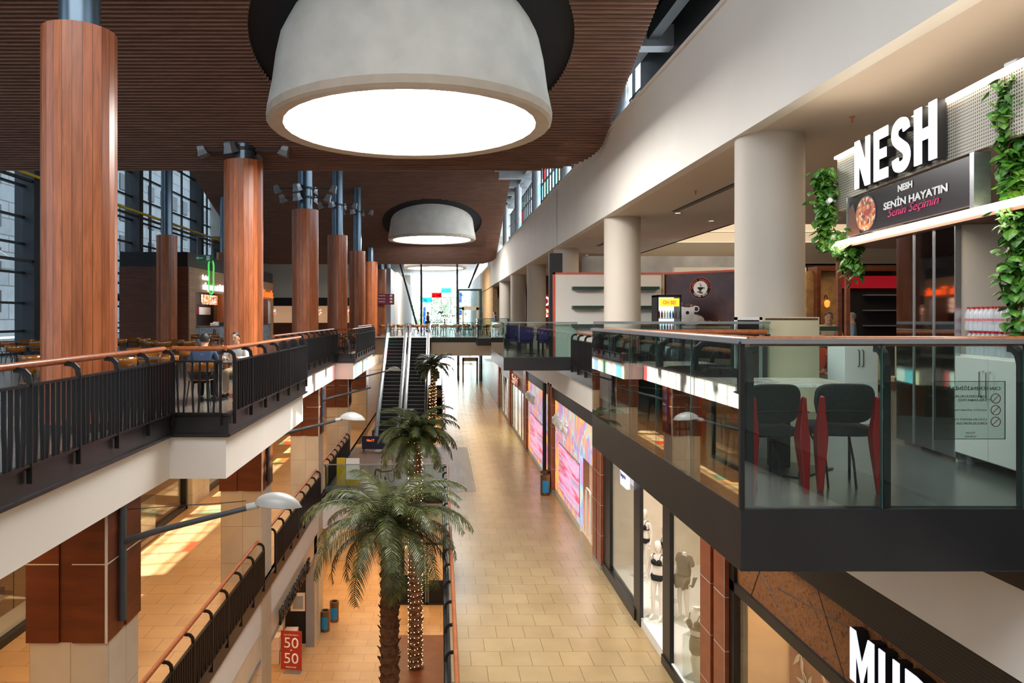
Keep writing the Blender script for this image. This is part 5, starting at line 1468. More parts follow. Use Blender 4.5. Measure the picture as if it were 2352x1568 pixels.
# white cabinet with packs of water bottles
t = thing('white_cabinet', 'low cream cabinet with two tall handles under the bottle packs', 'cabinet', (4.60, 6.55, .3), KA)
MB().box(0, 1.35, .05, .6, .08, .97).out('body', M['cream'], t)
for k in range(2):
    MB().box(.01 + .48 * k, .475 + .48 * k, .03, .05, .1, .95).out('door', M['cream'], t, bevel=.003) if False else MB().box(.01 + .48 * k, .475 + .48 * k, -.0, .05, .1, .95).out('door', M['cream'], t, bevel=.003)
    MB().tube([(.43 + .09 * k, -.0, .62), (.43 + .09 * k, -.035, .63), (.43 + .09 * k, -.035, .84), (.43 + .09 * k, -.0, .85)], .007, 8).out('handle', M['chrome'], t)
for x in (.06, 1.2): MB().lathe([(.03, 0), (.03, .08)], (x, .1, 0), 12).out('foot', M['alu'], t)
def bottle_pack(label, s, o, z, nx, ny=2):
    L = KW(s, o, z)
    t = thing('bottle_pack', label, 'pack of bottles', L, KA, 'shrink-wrapped water packs')
    b0 = cap0 = None
    for i in range(nx):
        for j in range(ny):
            if b0 is None:
                b0 = MB().lathe([(.028, 0), (.031, .01), (.031, .055), (.028, .065), (.031, .075), (.031, .13), (.024, .16), (.012, .185), (.012, .195)], n=12, caps=True).out('bottle', M['bottle'], t, smooth=True)
                lb = MB().lathe([(.0315, .085), (.0315, .105)], n=12).out('label_band', M['pinkred'], b0)
                lc = MB().lathe([(.013, .19), (.013, .207), (.001, .207)], n=10).out('cap', M['redcap'], b0)
                o_ = b0
            else:
                o_ = b0.copy(); COL.objects.link(o_); o_.parent = t
                for c_ in (lb, lc): cc = c_.copy(); COL.objects.link(cc); cc.parent = o_
            o_.location = (.035 + .066 * i, .04 + .066 * j, 0)
    MB().box(0, .066 * nx + .005, .003, .066 * ny + .01, 0.001, .20).out('shrink_wrap', glass('shrink_wrap_film', (.95, .95, .95, 1), 2.0, .15), t, bevel=.01) if False else None
    return t
for k, l in enumerate(['lower left pack of red-capped water bottles on the cream cabinet', 'lower middle pack of red-capped water bottles on the cream cabinet', 'lower right pack of red-capped water bottles, cut by the frame edge']):
    bottle_pack(l, 2.36 + .42 * k, -.09, 1.27, 6)
for k, l in enumerate(['upper left pack of red-capped water bottles, stacked on another', 'upper middle pack of red-capped water bottles, stacked on another', 'upper right pack of red-capped water bottles, cut by the frame edge']):
    bottle_pack(l, 2.34 + .42 * k, -.09, 1.482, 6)
# ivy
def ivy(label, c, h, w, n, strands=7, seed=3, taper=.4, lean=0):
    rr = random.Random(seed)
    t = thing('hanging_ivy', label, 'plant', c, 0, 'trailing ivy on the kiosk')
    v = MB(); f = MB()
    paths = []
    for i in range(strands):
        x = rr.uniform(-.5, .5) * w; y = rr.uniform(-.4, .4) * w; l = h * rr.uniform(.55, 1.0) if i else h
        pts = [Vector((x * .5 * (1 - .3 * k / 8) + rr.uniform(-.02, .02) + lean * k / 8, y * .5 + rr.uniform(-.02, .02), -l * k / 8)) for k in range(9)]
        paths.append(pts); v.tube(pts, .004, 5)
    v.out('stems', M['bark'], t)
    for i in range(n):
        pts = rr.choice(paths); s = rr.uniform(0, 7.99); q = pts[int(s)].lerp(pts[int(s) + 1], s % 1)
        kk = 1 - taper * s / 8
        q = q + Vector((rr.gauss(0, .36) * w * kk * .5, rr.gauss(0, .30) * w * kk * .5, rr.uniform(-.03, .03)))
        sz = rr.uniform(.030, .055)
        az = rr.uniform(0, 2 * math.pi) if rr.random() < .4 else rr.uniform(math.pi * .8, math.pi * 1.7)
        Mx = Matrix.Translation(q) @ Matrix.Rotation(az, 4, 'Z') @ Matrix.Rotation(R(rr.uniform(15, 75)), 4, 'Y') @ Matrix.Rotation(R(rr.uniform(-25, 25)), 4, 'X') @ Matrix.Scale(sz, 4)
        f.add([(0, 0, 0), (.3, .75, -.12), (.9, .85, -.1), (1.5, .5, -.1), (2.1, 0, -.15), (1.5, -.5, -.1), (.9, -.85, -.1), (.3, -.75, -.12), (1.1, 0, .14)],
              [(0, 8, 2, 1), (8, 3, 2), (8, 4, 3), (0, 7, 6, 8), (8, 6, 5), (8, 5, 4)], Mx)
    f.out('leaves', M['ivy'], t)
    return t
ivy('trailing ivy hanging from the far left end of the kiosk sign', (4.72, 8.98, 3.42), 1.0, .34, 560, seed=4)
ivy('lower tuft of ivy drooping under the kiosk light strip', (4.90, 8.75, 2.62), .62, .5, 260, seed=9, taper=.6)
ivy('long trailing ivy at the right frame edge over the kiosk', (4.56, 5.78, 3.50), 2.1, .33, 1300, strands=9, seed=6, taper=.35)
# dome camera
t = thing('security_camera', 'small white security camera beside the left ivy', 'camera', KW(.02, .06, 3.0))
MB().tube([(0, 0, 0), (-.06, 0, .02)], .012, 6).out('mount', M['alu'], t); MB().lathe([(.001, -.03), (.03, -.03), (.03, .05), (.001, .05)], n=14, M=Matrix.Translation((-.09, -.02, .0)) @ Matrix.Rotation(R(-110), 4, 'X')).out('body', M['letterw'], t)
sp_ = None
for k, (s, l) in enumerate([(1.6, 'left small floodlight on top of the kiosk sign'), (2.9, 'right small floodlight on top of the kiosk sign')]):
    t = thing('floodlight', l, 'lamp', KW(s, -.18, 3.56)); MB().box(-.03, .03, -.07, .07, 0, .13).out('housing', M['alu'], t, bevel=.01); MB().tube([(0, 0, .05), (.3, .2, .0)], .01, 6).out('cable', M['rubber'], t)

# ---------------------------------------------------------------- things behind the near terrace
t = thing('worn_panel', 'worn cream metal panel standing behind the near terrace, left of the cafe', 'panel', (4.42, 10.0, 0.3))
MB().box(0, .76, 0, .05, .0, 1.30).out('sheet', M['beigepanel'], t, bevel=.004); MB().box(.02, .74, -.004, 0, 1.26, 1.285).out('scuffed_edge', M['bark'], t)
t = thing('glazed_unit', 'narrow white-framed glazed unit beside the worn cream panel', 'display unit', (4.03, 10.0, .3))
f = MB().box(0, .03, 0, .04, 0, 1.3).box(.33, .37, 0, .04, 0, 1.3).box(0, .37, 0, .04, 1.26, 1.3); f.out('frame', M['white'], t); MB().box(.03, .33, .02, .25, 0, 1.26).out('interior', M['dgrey'], t)
t = thing('tall_cabinet', 'white double-door cabinet with long handles behind the near terrace chairs', 'cabinet', (4.98, 8.9, .3))
MB().box(-.06, .34, 0, .4, 0, .94).out('body', M['white'], t)
for k in (0, 1): MB().tube([(.10 + .05 * k, -.0, .70), (.10 + .05 * k, -.03, .71), (.10 + .05 * k, -.03, .89), (.10 + .05 * k, 0, .90)], .006, 6).out('handle', M['dgrey'], t)
def plastic_chair(label, loc, rz):
    t = thing('plastic_chair', label, 'chair', loc, rz, 'orange plastic chairs')
    MB().box(-.2, .2, -.2, .2, .43, .46).out('seat', M['orange'], t, bevel=.012)
    rg = []
    for z, w, yy in ((.5, .17, -.2), (.6, .21, -.215), (.72, .225, -.235), (.8, .19, -.25), (.83, .12, -.255)):
        rg.append([(-w, yy + .05, z), (0, yy - .01, z), (w, yy + .05, z), (w, yy + .062, z), (0, yy + .004, z), (-w, yy + .062, z)])
    MB().rings(rg).out('backrest', M['orange'], t, smooth=True)
    for sx in (-1, 1):
        for sy in (-1, 1): MB().tube([(sx * .17, sy * .17, .43), (sx * .21, sy * .21, 0)], .013, 8).out('leg', M['alu'], t)
    return t
p0 = plastic_chair('orange plastic chair, left of two, seen past the worn cream panel', (5.72, 11.4, .3), R(20))
dup(p0, (6.0, 10.9, .3), R(-10), 'orange plastic chair, right of two, beside the small round table')
t = court_table('small round pale table beside the orange chairs', (6.15, 11.5, .3), 0, None, True, .7, 'beige')
# timber posts, wall and far cafe on the right
for k, (x, y, l) in enumerate([(7.28, 13.4, 'nearer'), (8.1, 14.6, 'farther')]):
    t = tag(MB().box(x, x + .075, y, y + .08, 0.0, 3.0).out('timber_post', M['dwood']), l + ' dark timber post of the cafe screen behind the kiosk', 'post')
t = thing('cafe_screen', 'low dark green and timber screen of the cafe', 'screen', (6.0, 13.3, 0)); MB().box(.9, 1.26, 0, .04, 1.35, 1.43).out('top_rail', M['greenshelf'], t); MB().box(.9, 2.4, 0, .06, 2.85, 3.0).out('head_rail', M['dwood'], t)
tans = None
for k, (x, y, l) in enumerate([(7.6, 13.0, 'front left'), (8.3, 13.6, 'front right'), (8.6, 15.5, 'middle'), (9.4, 16.5, 'back'), (8.2, 17.2, 'back left')]):
    if tans is None:
        tans = t = thing('cafe_chair', '', 'chair', (x, y, 0), R(-20), 'tan high-backed cafe chairs')
        MB().box(-.22, .22, -.2, .2, .42, .5).out('seat', M['beige'], t, bevel=.01); MB().box(-.22, .22, -.26, -.2, .5, 1.15).out('backrest', M['beige'], t, bevel=.01)
        for sx in (-1, 1):
            for sy in (-1, 1): MB().box(sx * .19 - .02, sx * .19 + .02, sy * .17 - .02, sy * .17 + .02, 0, .42).out('leg', M['dwood'], t)
    else: t = dup(tans, (x, y, 0), R(-20 + 60 * k))
    t['label'] = 'tan high-backed cafe chair, ' + l + ' one behind the cafe screen'
sw = thing('stone_wall', 'rough yellow stone wall with brown timber frame behind the cafe', 'wall', (13.2, 24, 0))
MB().box(-1.2, -.2, 0, .4, 0, 3.1).out('stone', M['sandstone'], sw); MB().box(-1.0, -.88, -.3, -.1, 0, 3.1).box(-1.0, 1.7, -.3, .3, 3.1, 3.25).out('timber_frame', M['dwood'], sw)
for k, (x, l) in enumerate([(12.55, 'only')]):
    t = thing('wall_lantern', 'small glowing lantern on the yellow stone wall', 'lamp', (x, 23.95, 2.2)); MB().tube([(0, 0, 0), (0, -.12, .12), (0, -.2, .05), (0, -.2, -.05)], .015, 6).out('bracket', M['rubber'], t); MB().lathe([(.001, -.3), (.07, -.25), (.09, -.1), (.03, -.04)], (0, -.2, 0), 12).out('shade', glow('lantern_glow', (1, .28, .04, 1), 1.1), t)
ps = thing('food_shop', 'flatbread shop with dark red sign left of the stone wall', 'shop', (11.2, 25, 0))
MB().box(8.0, 12.5, 25, 25.1, 2.05, 2.75).out('sign_board', M['signred'], ps, world=True)
MB().box(8.0, 12.5, 25, 25.2, 2.75, 3.3).out('bulkhead', M['white'], ps, world=True)
MB().box(8.0, 12.5, 24.9, 25.0, 1.7, 2.05).out('menu_screen', M['foodlit'], ps, world=True)
MB().box(8.0, 12.5, 26.5, 26.6, 0, 2.05).out('back_wall', glow('lit_kitchen_wall', (.8, .86, .95, 1), .7), ps, world=True)  # back wall glows by itself, standing in for kitchen lamps
MB().box(8.0, 12.5, 25, 25.5, 0, 1.1).out('counter', M['white'], ps, world=True)
text('sign_lettering', 'PİDECİ', .42, M['letter'], ps, (12.42, 24.97, 2.16), '-y', .03, .03, width=1.0, align='RIGHT')
text('sign_lettering', 'A', .42, M['letter'], ps, (11.3, 24.97, 2.16), '-y', .03, .03, width=.2, align='RIGHT')
ks_ = thing('kitchen_wall', 'dark kitchen front with shelves behind the cafe, right of the stone wall', 'kitchen front', (17, 23, 0))
MB().box(13.0, 20, 24.1, 24.3, 0, 3.2).out('wall', M['void'], ks_, world=True)
for z in (1.3, 1.8, 2.3): MB().box(13.9, 15.4, 23.8, 24.1, z, z + .04).out('shelf', M['alu'], ks_, world=True)
MB().box(13.0, 15.8, 23.95, 24.1, 2.55, 2.95).out('sign_band', M['signred'], ks_, world=True)
# stuff on the cafe table at the standing man
# grey cloud mural wall and cream shelf panel of the coffee stand
cs = thing('coffee_stand', 'cream wall of the coffee stand with coral edge, green shelves and brown coffee poster', 'stand', (3.75, 24.1, .3))
Z0 = .3
MB().box(3.76, 7.25, 24.0, 24.15, Z0, 3.0).out('cream_panel', M['cream'], cs, world=True)
MB().box(3.70, 3.76, 23.98, 24.17, Z0, 3.06).box(3.70, 7.3, 23.98, 24.17, 3.0, 3.06).out('coral_trim', M['coral'], cs, world=True)
MB().box(7.27, 7.33, 23.95, 24.1, Z0, 3.0).out('timber_strip', M['beige'], cs, world=True)
for (x0, x1) in ((4.3, 5.3), (6.2, 7.1)):
    for z in (2.5, 1.88, 1.28): MB().box(x0, x1, 23.7, 24.0, z, z + .09).out('shelf', M['greenshelf'], cs, world=True)
A = Vector((7.35, 24.05)); B = Vector((9.2, 22.4)); dd = (B - A).normalized(); nn_ = Vector((dd.y, -dd.x))
def cquad(mb, s0, s1, z0, z1, o): 
    a = A + dd * s0 + nn_ * o; b = A + dd * s1 + nn_ * o; c = b - nn_ * .004; d = a - nn_ * .004
    return mb.prism([tuple(a), tuple(b), tuple(c), tuple(d)], z0, z1)
q = MB(); a = A; b = B; q.prism([tuple(a), tuple(b), tuple(b - nn_ * .1), tuple(a - nn_ * .1)], Z0, 3.0); q.out('poster', M['dkplum'], cs, world=True)
q = MB(); cquad(q, 0, 2.48, 3.0, 3.06, .01); q.out('coral_trim', M['coral'], cs, world=True)
q = MB(); cquad(q, 0, 2.48, .3, 1.25, .006); q.out('poster_base', plain('maroon_print', rgb(66, 22, 26), .4), cs, world=True)
def cdisc(s, z, r, mat, o, name, n=32, ky=1.0, r0=0.0):
    ra = []; 
    for rr_, oo in ((r, o), (r, o + .004), (max(r0, .001), o + .004)):
        ra.append([tuple((A + dd * (s + rr_ * math.cos(2 * math.pi * i / n)) + nn_ * oo)) + (z + ky * rr_ * math.sin(2 * math.pi * i / n),) for i in range(n)])
    return MB().rings(ra, False).out(name, mat, cs, world=True)
cdisc(1.22, 2.52, .345, M['coral'], .006, 'round_emblem'); cdisc(1.22, 2.52, .33, M['void'], .010, 'round_emblem'); cdisc(1.22, 2.52, .225, M['letterw'], .014, 'round_emblem')
def cpoly(pts, mat, o, name):
    vs = [tuple(A + dd * (1.22 + x) + nn_ * o) + (z,) for x, z in pts]; return MB().add(vs, [tuple(range(len(vs)))]).out(name, mat, cs, world=True)
cpoly([(-.10, 2.55), (.10, 2.55), (.085, 2.50), (.03, 2.46), (.03, 2.44), (.06, 2.43), (-.06, 2.43), (-.03, 2.44), (-.03, 2.46), (-.085, 2.50)], M['void'], .019, 'cup_emblem')
cdisc(1.33, 2.52, .03, M['void'], .019, 'cup_emblem', r0=.018)
cdisc(1.19, 2.40, .075, M['dwood'], .019, 'bean_emblem', ky=.32); cdisc(1.25, 2.37, .06, M['dwood'], .019, 'bean_emblem', ky=.4)
MB().tube([tuple(A + dd * (1.22 + x) + nn_ * .02) + (z,) for x, z in ((0, 2.56), (.03, 2.60), (-.02, 2.64), (.02, 2.69))], [.008, .012, .01, .004], 6).out('steam_emblem', M['void'], cs, world=True)
FXc = (dd.x, dd.y, 0)
def arc_text(body, s, z, r, h, mat, a0, a1, flip=False):
    n = len(body)
    for i, ch in enumerate(body):
        if ch == ' ': continue
        a = R(a0 + (a1 - a0) * (i + .5) / n)
        cu = bpy.data.curves.new('t', 'FONT'); cu.body = ch; cu.size = 1; cu.align_x = 'CENTER'; cu.offset = .02
        to = bpy.data.objects.new('t', cu); COL.objects.link(to); dg = bpy.context.evaluated_depsgraph_get(); dg.update()
        me = bpy.data.meshes.new_from_object(to.evaluated_get(dg)); bpy.data.objects.remove(to)
        rot = a - math.pi / 2 if not flip else a + math.pi / 2
        base = A + dd * s + nn_ * .02
        for v in me.vertices:
            x, y = v.co.x * h * 1.35, (v.co.y - (0 if not flip else .7)) * h * 1.35
            xx = x * math.cos(rot) - y * math.sin(rot) + r * math.cos(a); zz = x * math.sin(rot) + y * math.cos(rot) + r * math.sin(a)
            p = base + dd * xx
            v.co = (p.x - cs.location.x, p.y - cs.location.y, z + zz - cs.location.z)
        me.materials.clear(); me.materials.append(mat)
        o = bpy.data.objects.new('emblem_letter', me); COL.objects.link(o); o.parent = cs
arc_text('SARAY KAHVESİ', 1.22, 2.52, .235, .075, M['coral'], 185, -5)
arc_text('COFFEE FOOD', 1.22, 2.52, .235, .055, M['letterw'], 215, 325, True)
# printed cup
q = MB(); cquad(q, .75, 2.48, 1.40, 1.50, .005); q.out('beans_print', M['beans'], cs, world=True)
q = MB(); cquad(q, .3, 2.48, 1.22, 1.32, .006); q.out('table_print', M['beige'], cs, world=True)
cdisc(.92, 1.52, .42, M['marble'], .008, 'saucer_print', ky=.42)
q = MB(); vs = [tuple(A + dd * (.80 + x) + nn_ * .014) + (z,) for x, z in ((-.25, 2.0), (.25, 2.0), (.22, 1.7), (.12, 1.5), (-.12, 1.5), (-.22, 1.7))]; q.add(vs, [(0, 1, 2, 3, 4, 5)]); q.out('cup_print', M['letterw'], cs, world=True)
cdisc(.80, 2.0, .25, M['beans'], .016, 'foam_print', ky=.35)
cdisc(1.09, 1.86, .10, M['letterw'], .015, 'cup_handle_print', r0=.065)
cdisc(.80, 1.74, .055, M['void'], .018, 'cup_mark_print')
mw = tag(MB().box(5.8, 12.4, 30, 30.1, 0, 4.1).out('mural_wall', M['sky_grey']), 'grey cloudy mural wall rising behind the coffee stand', 'wall')
t = tag(MB().box(3.66, 4.1, 24.6, 24.8, .3, 3.75).out('grey_pylon', M['dgrey']), 'tall dark grey pylon at the left edge of the cream shelf panel', 'pylon')
# drinks fridge
fr = thing('drinks_fridge', 'black glass-door drinks fridge with yellow header by the coffee poster', 'fridge', (6.85, 22.2, .3), 0)
MB().box(-.36, -.32, -.3, .3, 0, 1.95).box(.32, .36, -.3, .3, 0, 1.95).box(-.36, .36, -.3, .3, 1.9, 1.97).box(-.36, .36, -.3, .3, 0, .12).box(-.34, .34, .26, .3, .1, 1.95).out('cabinet', M['rubber'], fr)
MB().box(-.31, .31, .24, .258, .12, 1.9).out('lit_back', glow('fridge_back_glow', (.85, .93, 1, 1), 1.1), fr)  # back panel glows, standing in for lighting inside the fridge
MB().box(-.30, .30, -.29, -.27, 1.62, 1.86).out('header', glow('yellow_header', (.95, .75, .05, 1), .7), fr)
text('header_lettering', 'OH BE!', .12, M['neonred'], fr, (6.85, 21.9, 1.98), '-y', .004, .03, width=.4, align='CENTER')
for z in (.45, .85, 1.25): MB().box(-.3, .3, -.2, .24, z, z + .015).out('shelf', M['alu'], fr)
for r_, z in enumerate((1.27, .87, .47, .13)):
    for i in range(7):
        c = (M['red'], M['letterw'], M['bluelabel'])[(i // 2 + r_) % 3]
        MB().lathe([(.03, 0), (.03, .15), (.012, .2), (.012, .23), (.001, .23)], (-.25 + .083 * i, -.12, z), 10).out('drink_bottle', c, fr, smooth=True)
MB().box(-.31, .31, -.30, -.292, .12, 1.6).out('door_glass', M['shopglass'], fr)
# purple chairs of the second terrace
pc0 = None
for k, (x, y, rz, l) in enumerate([(2.9, 25.2, 0, 'nearest purple velvet chair, back toward the viewer'), (3.7, 25.4, -.5, 'purple armchair right of the nearest purple chair'), (2.7, 27.0, 3.1, 'purple chair on the far left of the second terrace'), (3.9, 27.0, 2.6, 'purple chair on the far right of the second terrace')]):
    if pc0 is None:
        pc0 = t = thing('purple_armchair', l, 'chair', (x, y, .3), rz, 'purple velvet armchairs')
        MB().box(-.26, .26, -.24, .24, .40, .50).out('seat', M['purple'], t, bevel=.02); MB().box(-.26, .26, -.30, -.22, .5, .98).out('backrest', M['purple'], t, bevel=.03)
        MB().box(-.30, .30, -.315, -.29, .96, 1.0).out('top_trim', M['dwood'], t)
        for sx in (-1, 1):
            MB().tube([(sx * .29, -.26, .68), (sx * .31, .1, .68), (sx * .29, .2, .45)], .022, 8).out('armrest', M['rubber'], t)
            for sy in (-1, 1): MB().box(sx * .23 - .022, sx * .23 + .022, sy * .21 - .022, sy * .21 + .022, 0, .4).out('leg', M['rubber'], t)
    else: dup(pc0, (x, y, .3), rz, l)
court_table('wooden table between the purple chairs', (3.2, 26.1, .3), 0, None, False, .9, 'dwood')
# far right shop sign row
t = thing('food_shop', 'dark shop front with round white lit letter, between the round columns at centre right', 'shop', (7, 46, 0))
MB().box(5.6, 12, 46, 46.2, 2.2, 3.0).out('sign_board', M['signred'], t, world=True); MB().box(5.6, 12, 46, 46.2, 3.0, 4.2).out('bulkhead', M['dwood'], t, world=True)
MB().box(5.6, 12, 46, 46.1, 1.6, 2.15).out('menu_screen', M['foodlit'], t, world=True); MB().box(5.6, 12, 47.5, 47.6, 0, 1.6).out('back_wall', M['dwood'], t, world=True); MB().box(5.6, 12, 46, 46.6, 0, 1.0).out('counter', M['dwood'], t, world=True)
text('sign_lettering', 'SO', .6, M['letter'], t, (6.9, 45.95, 2.3), '-y', .05, .03, width=1.0, align='RIGHT')
# soffit fittings
dl = None
for k, (x, y) in enumerate([(6.0, 14.5), (6.0, 18.5), (7.4, 16.5), (7.4, 20), (6.2, 23), (7.2, 27), (6.2, 31), (9.2, 14), (10.4, 17.6), (6.6, 9.2), (8.6, 10.6)]):
    l = 'recessed round downlight in the right soffit, number-free spot ' 
    place = ['behind the nearest round column', 'above the coffee poster', 'between the first two round columns, inner row', 'before the raised light well', 'beyond the second round column', 'above the shelf panel', 'over the grey mural', 'above the cafe screen', 'above the stone wall', 'glowing above the left ivy', 'just right of the glowing downlight'][k]
    if dl is None:
        dl = t = thing('downlight', '', 'ceiling light', (x, y, 4.23), 0, 'soffit downlights'); MB().lathe([(.07, -.002), (.10, -.01), (.10, 0.0)], n=20).out('trim_ring', M['alu'], t); MB().lathe([(.07, -.001), (.001, -.001)], n=20).out('lens', glow('downlight_lens', (1, .8, .55, 1), 2.2), t)
    else: t = dup(dl, (x, y, 4.23))
    t['label'] = 'recessed round downlight in the right soffit, ' + place
for k, (x0, y0, y1, l) in enumerate([(6.2, 6.2, 10.5, 'long slot air diffuser above the kiosk sign'), (5.75, 13.4, 18.2, 'long slot air diffuser between the first two round columns'), (5.75, 24, 27, 'slot air diffuser beyond the second round column')]):
    t = thing('slot_diffuser', l, 'air vent', (x0, y0, 4.22)); MB().box(0, .16, 0, y1 - y0, 0, .008).out('slots', M['louvre'], t); MB().box(.05, .065, 0, y1 - y0, -.006, 0).box(.10, .115, 0, y1 - y0, -.006, 0).out('vane', M['alu'], t)
for k, (x, y, l) in enumerate([(5.4, 9.6, 'above the nearest round column'), (5.3, 15.2, 'left of the long slot diffuser'), (7.2, 14.5, 'behind the nearest round column'), (5.3, 20.5, 'beyond the second round column')]):
    tag(MB().lathe([(.035, 0), (.035, -.01), (.012, -.02), (.012, -.07), (.028, -.075), (.001, -.08)], (x, y, 4.23), 10).out('sprinkler_head', M['rosegold']), 'small sprinkler head in the right soffit ' + l, 'sprinkler', 'soffit sprinklers')
# ---------------------------------------------------------------- right-hand shop fronts on the middle level
for i in range(6):
    y = 11.1 + 8.65 * i
    if i >= 1: y = 19.7 + 8.65 * (i - 1)
    l = ['nearest brown-panelled pier between the shop windows, bottom right', 'second brown-panelled pier, left of the lingerie window', 'third brown-panelled pier, beside the waste bins', 'fourth brown-panelled pier along the walkway',
         'fifth brown-panelled pier along the walkway', 'sixth brown-panelled pier along the walkway'][i]
    t = thing('panelled_pier', l, 'pier', (4.3, y, -5.2), 0, 'brown-panelled piers')
    MB().box(.04, .35, 0.0, 1.0, 0, 4.1).out('core', M['brown'], t)
    for z in range(5):
        z0 = .1 + z * .82
        MB().box(0, .36, -.02, .42, z0, z0 + .812).box(0, .36, .56, 1.02, z0 - .0, z0 + .812).out('panel', M['browntile'], t)
    j = MB()
    for z in range(5): j.box(-.002, .362, -.022, .421, z * .82 + .088, z * .82 + .1).box(-.002, .362, .559, 1.022, z * .82 + .088, z * .82 + .1)
    j.box(-.003, .003, -.024, -.018, .1, 4.1)
    j.out('joint_strip', M['joint'], t); MB().box(-.005, .365, -.025, 1.025, 0, .09).out('steel_plinth', M['alu'], t)
def header(y0, y1, zb=-1.55, x=4.36):
    t = MB().box(x, x + .3, y0, y1, zb, -1.1)
    return struct('trim_12', t, M['louvre'])
header(-8, 11.1); header(12.1, 19.7); header(20.7, 28.3); header(29.4, 37); header(38, 45.6); header(46.6, 54.5)
X0 = 4.42
# homeware shop, nearest: cork fascia, white letters, warm window
mu = thing('storefront', 'nearest shop front with bronze board fascia and white lit letters, bottom right', 'shop front', (X0, 4, -5.2))
MB().box(X0, X0 + .12, 2, 11.08, -2.35, -1.55).out('board_fascia', M['cork'], mu, world=True)
MB().box(X0 - .05, X0 + .12, 2, 11.08, -2.5, -2.35).box(X0 - .05, X0 + .12, 10.9, 11.08, -5.2, -1.55).box(X0 - .03, X0 + .1, 2, 11.0, -5.2, -5.05).out('black_frame', M['black'], mu, world=True)
lines = MB()
for (a, b) in (((10.7, -1.6), (9.2, -2.35)), ((9.9, -1.55), (10.4, -2.35)), ((9.6, -1.95), (7.8, -1.75)), ((8.6, -1.55), (8.0, -2.35)), ((7.3, -1.6), (6.4, -2.3))):
    lines.tube([(X0 - .002, a[0], a[1]), (X0 - .002, b[0], b[1])], .006, 4)
lines.out('fascia_joint', M['rubber'], mu, world=True)
def bold_letter(ch, ya, yb, z0, z1):
    """condensed heavy capital facing the walkway; ya is its far edge, yb its near edge"""
    quads = []
    if ch == 'M':
        quads = [[(0, 0), (.24, 0), (.24, 1), (0, 1)], [(.76, 0), (1, 0), (1, 1), (.76, 1)], [(.24, 1), (.24, .62), (.5, .0), (.5, .45)], [(.76, 1), (.5, .45), (.5, .0), (.76, .62)]]
    else:
        if ch == 'U': outer = [(0, 1), (0, .22), (.06, .09), (.2, .01), (.5, -.01), (.8, .01), (.94, .09), (1, .22), (1, 1)]; inner = [(.3, 1), (.3, .26), (.32, .2), (.38, .17), (.5, .16), (.62, .17), (.68, .2), (.7, .26), (.7, 1)]
        if ch == 'D': outer = [(0, 0), (0, 1), (.5, 1), (.82, .97), (.96, .86), (1, .72), (1, .28), (.96, .14), (.82, .03), (.5, 0), (0, 0)]; inner = [(.3, .17), (.3, .83), (.5, .83), (.63, .81), (.69, .76), (.7, .7), (.7, .3), (.69, .24), (.63, .19), (.5, .17), (.3, .17)]
        if ch == 'O':
            outer = [(0, .25), (0, .75), (.06, .9), (.2, .98), (.5, 1.01), (.8, .98), (.94, .9), (1, .75), (1, .25), (.94, .1), (.8, .02), (.5, -.01), (.2, .02), (.06, .1), (0, .25)]
            inner = [(.3, .28), (.3, .72), (.32, .79), (.38, .83), (.5, .84), (.62, .83), (.68, .79), (.7, .72), (.7, .28), (.68, .21), (.62, .17), (.5, .16), (.38, .17), (.32, .21), (.3, .28)]
        quads = [[outer[k], outer[k + 1], inner[k + 1], inner[k]] for k in range(len(outer) - 1)]
    for nm, mt, x0, x1 in (('letter_return', M['rubber'], X0 - .002, X0 - .125), ('letter_face', M['letterlav'], X0 - .125, X0 - .135)):
        mb = MB()
        for qd in quads:
            a = [(x0, ya + (yb - ya) * u, z0 + (z1 - z0) * v) for u, v in qd]; b = [(x1, y, z) for _, y, z in a]
            mb.add(a + b, [(0, 1, 2, 3), (7, 6, 5, 4), (0, 4, 5, 1), (2, 6, 7, 3), (1, 5, 6, 2), (0, 3, 7, 4)])
        mb.out(nm, mt, mu, world=True)
for ch, ya, yb in (('M', 7.66, 7.24), ('U', 7.16, 6.84), ('D', 6.75, 6.43), ('O', 6.35, 6.02)):
    bold_letter(ch, ya, yb, -2.18, -1.64)
MB().box(X0, X0 + .02, 2, 10.9, -5.05, -2.5).out('window_glass', M['shopglass'], mu, world=True)
MB().box(5.6, 5.7, 2, 11.0, -5.2, -1.8).box(4.6, 5.7, 10.95, 11.05, -5.2, -1.8).out('display_wall', M['plasterpink'], mu, world=True)
flp = thing('flower_picture', 'picture of large pale lilies inside the nearest shop window', 'picture', (5.2, 10.0, -3.3))
MB().box(0, .04, -1.6, .9, -1.2, .3).out('canvas', plain('dusty_rose_canvas', rgb(170, 104, 78), .7, var=.15), flp)
rf = random.Random(2)
for k, (cy, cz) in enumerate([(.55, .05), (.35, -.35), (-.2, -.15), (-.5, -.6)]):
    pet = MB()
    for a in range(6):
        an = a * math.pi / 3 + rf.uniform(-.2, .2)
        pet.add([(-.008, cy, cz), (-.012, cy + .13 * math.cos(an - .35), cz + .13 * math.sin(an - .35)), (-.03, cy + .30 * math.cos(an), cz + .30 * math.sin(an)), (-.012, cy + .13 * math.cos(an + .35), cz + .13 * math.sin(an + .35))], [(0, 1, 2, 3)])
    pet.out('lily_print', M['kraft'], flp, solid=.004)
MB().tube([(-.01, .5, -.1), (-.01, .2, -.6), (-.01, .1, -1.1)], .015, 5).tube([(-.01, -.2, -.2), (-.01, 0, -.6), (-.01, .1, -1.1)], .015, 5).out('stem_print', M['leaf'], flp)
area('ceiling_lighting', (5.0, 8, -1.95), (.5, 5), 60, WARM)
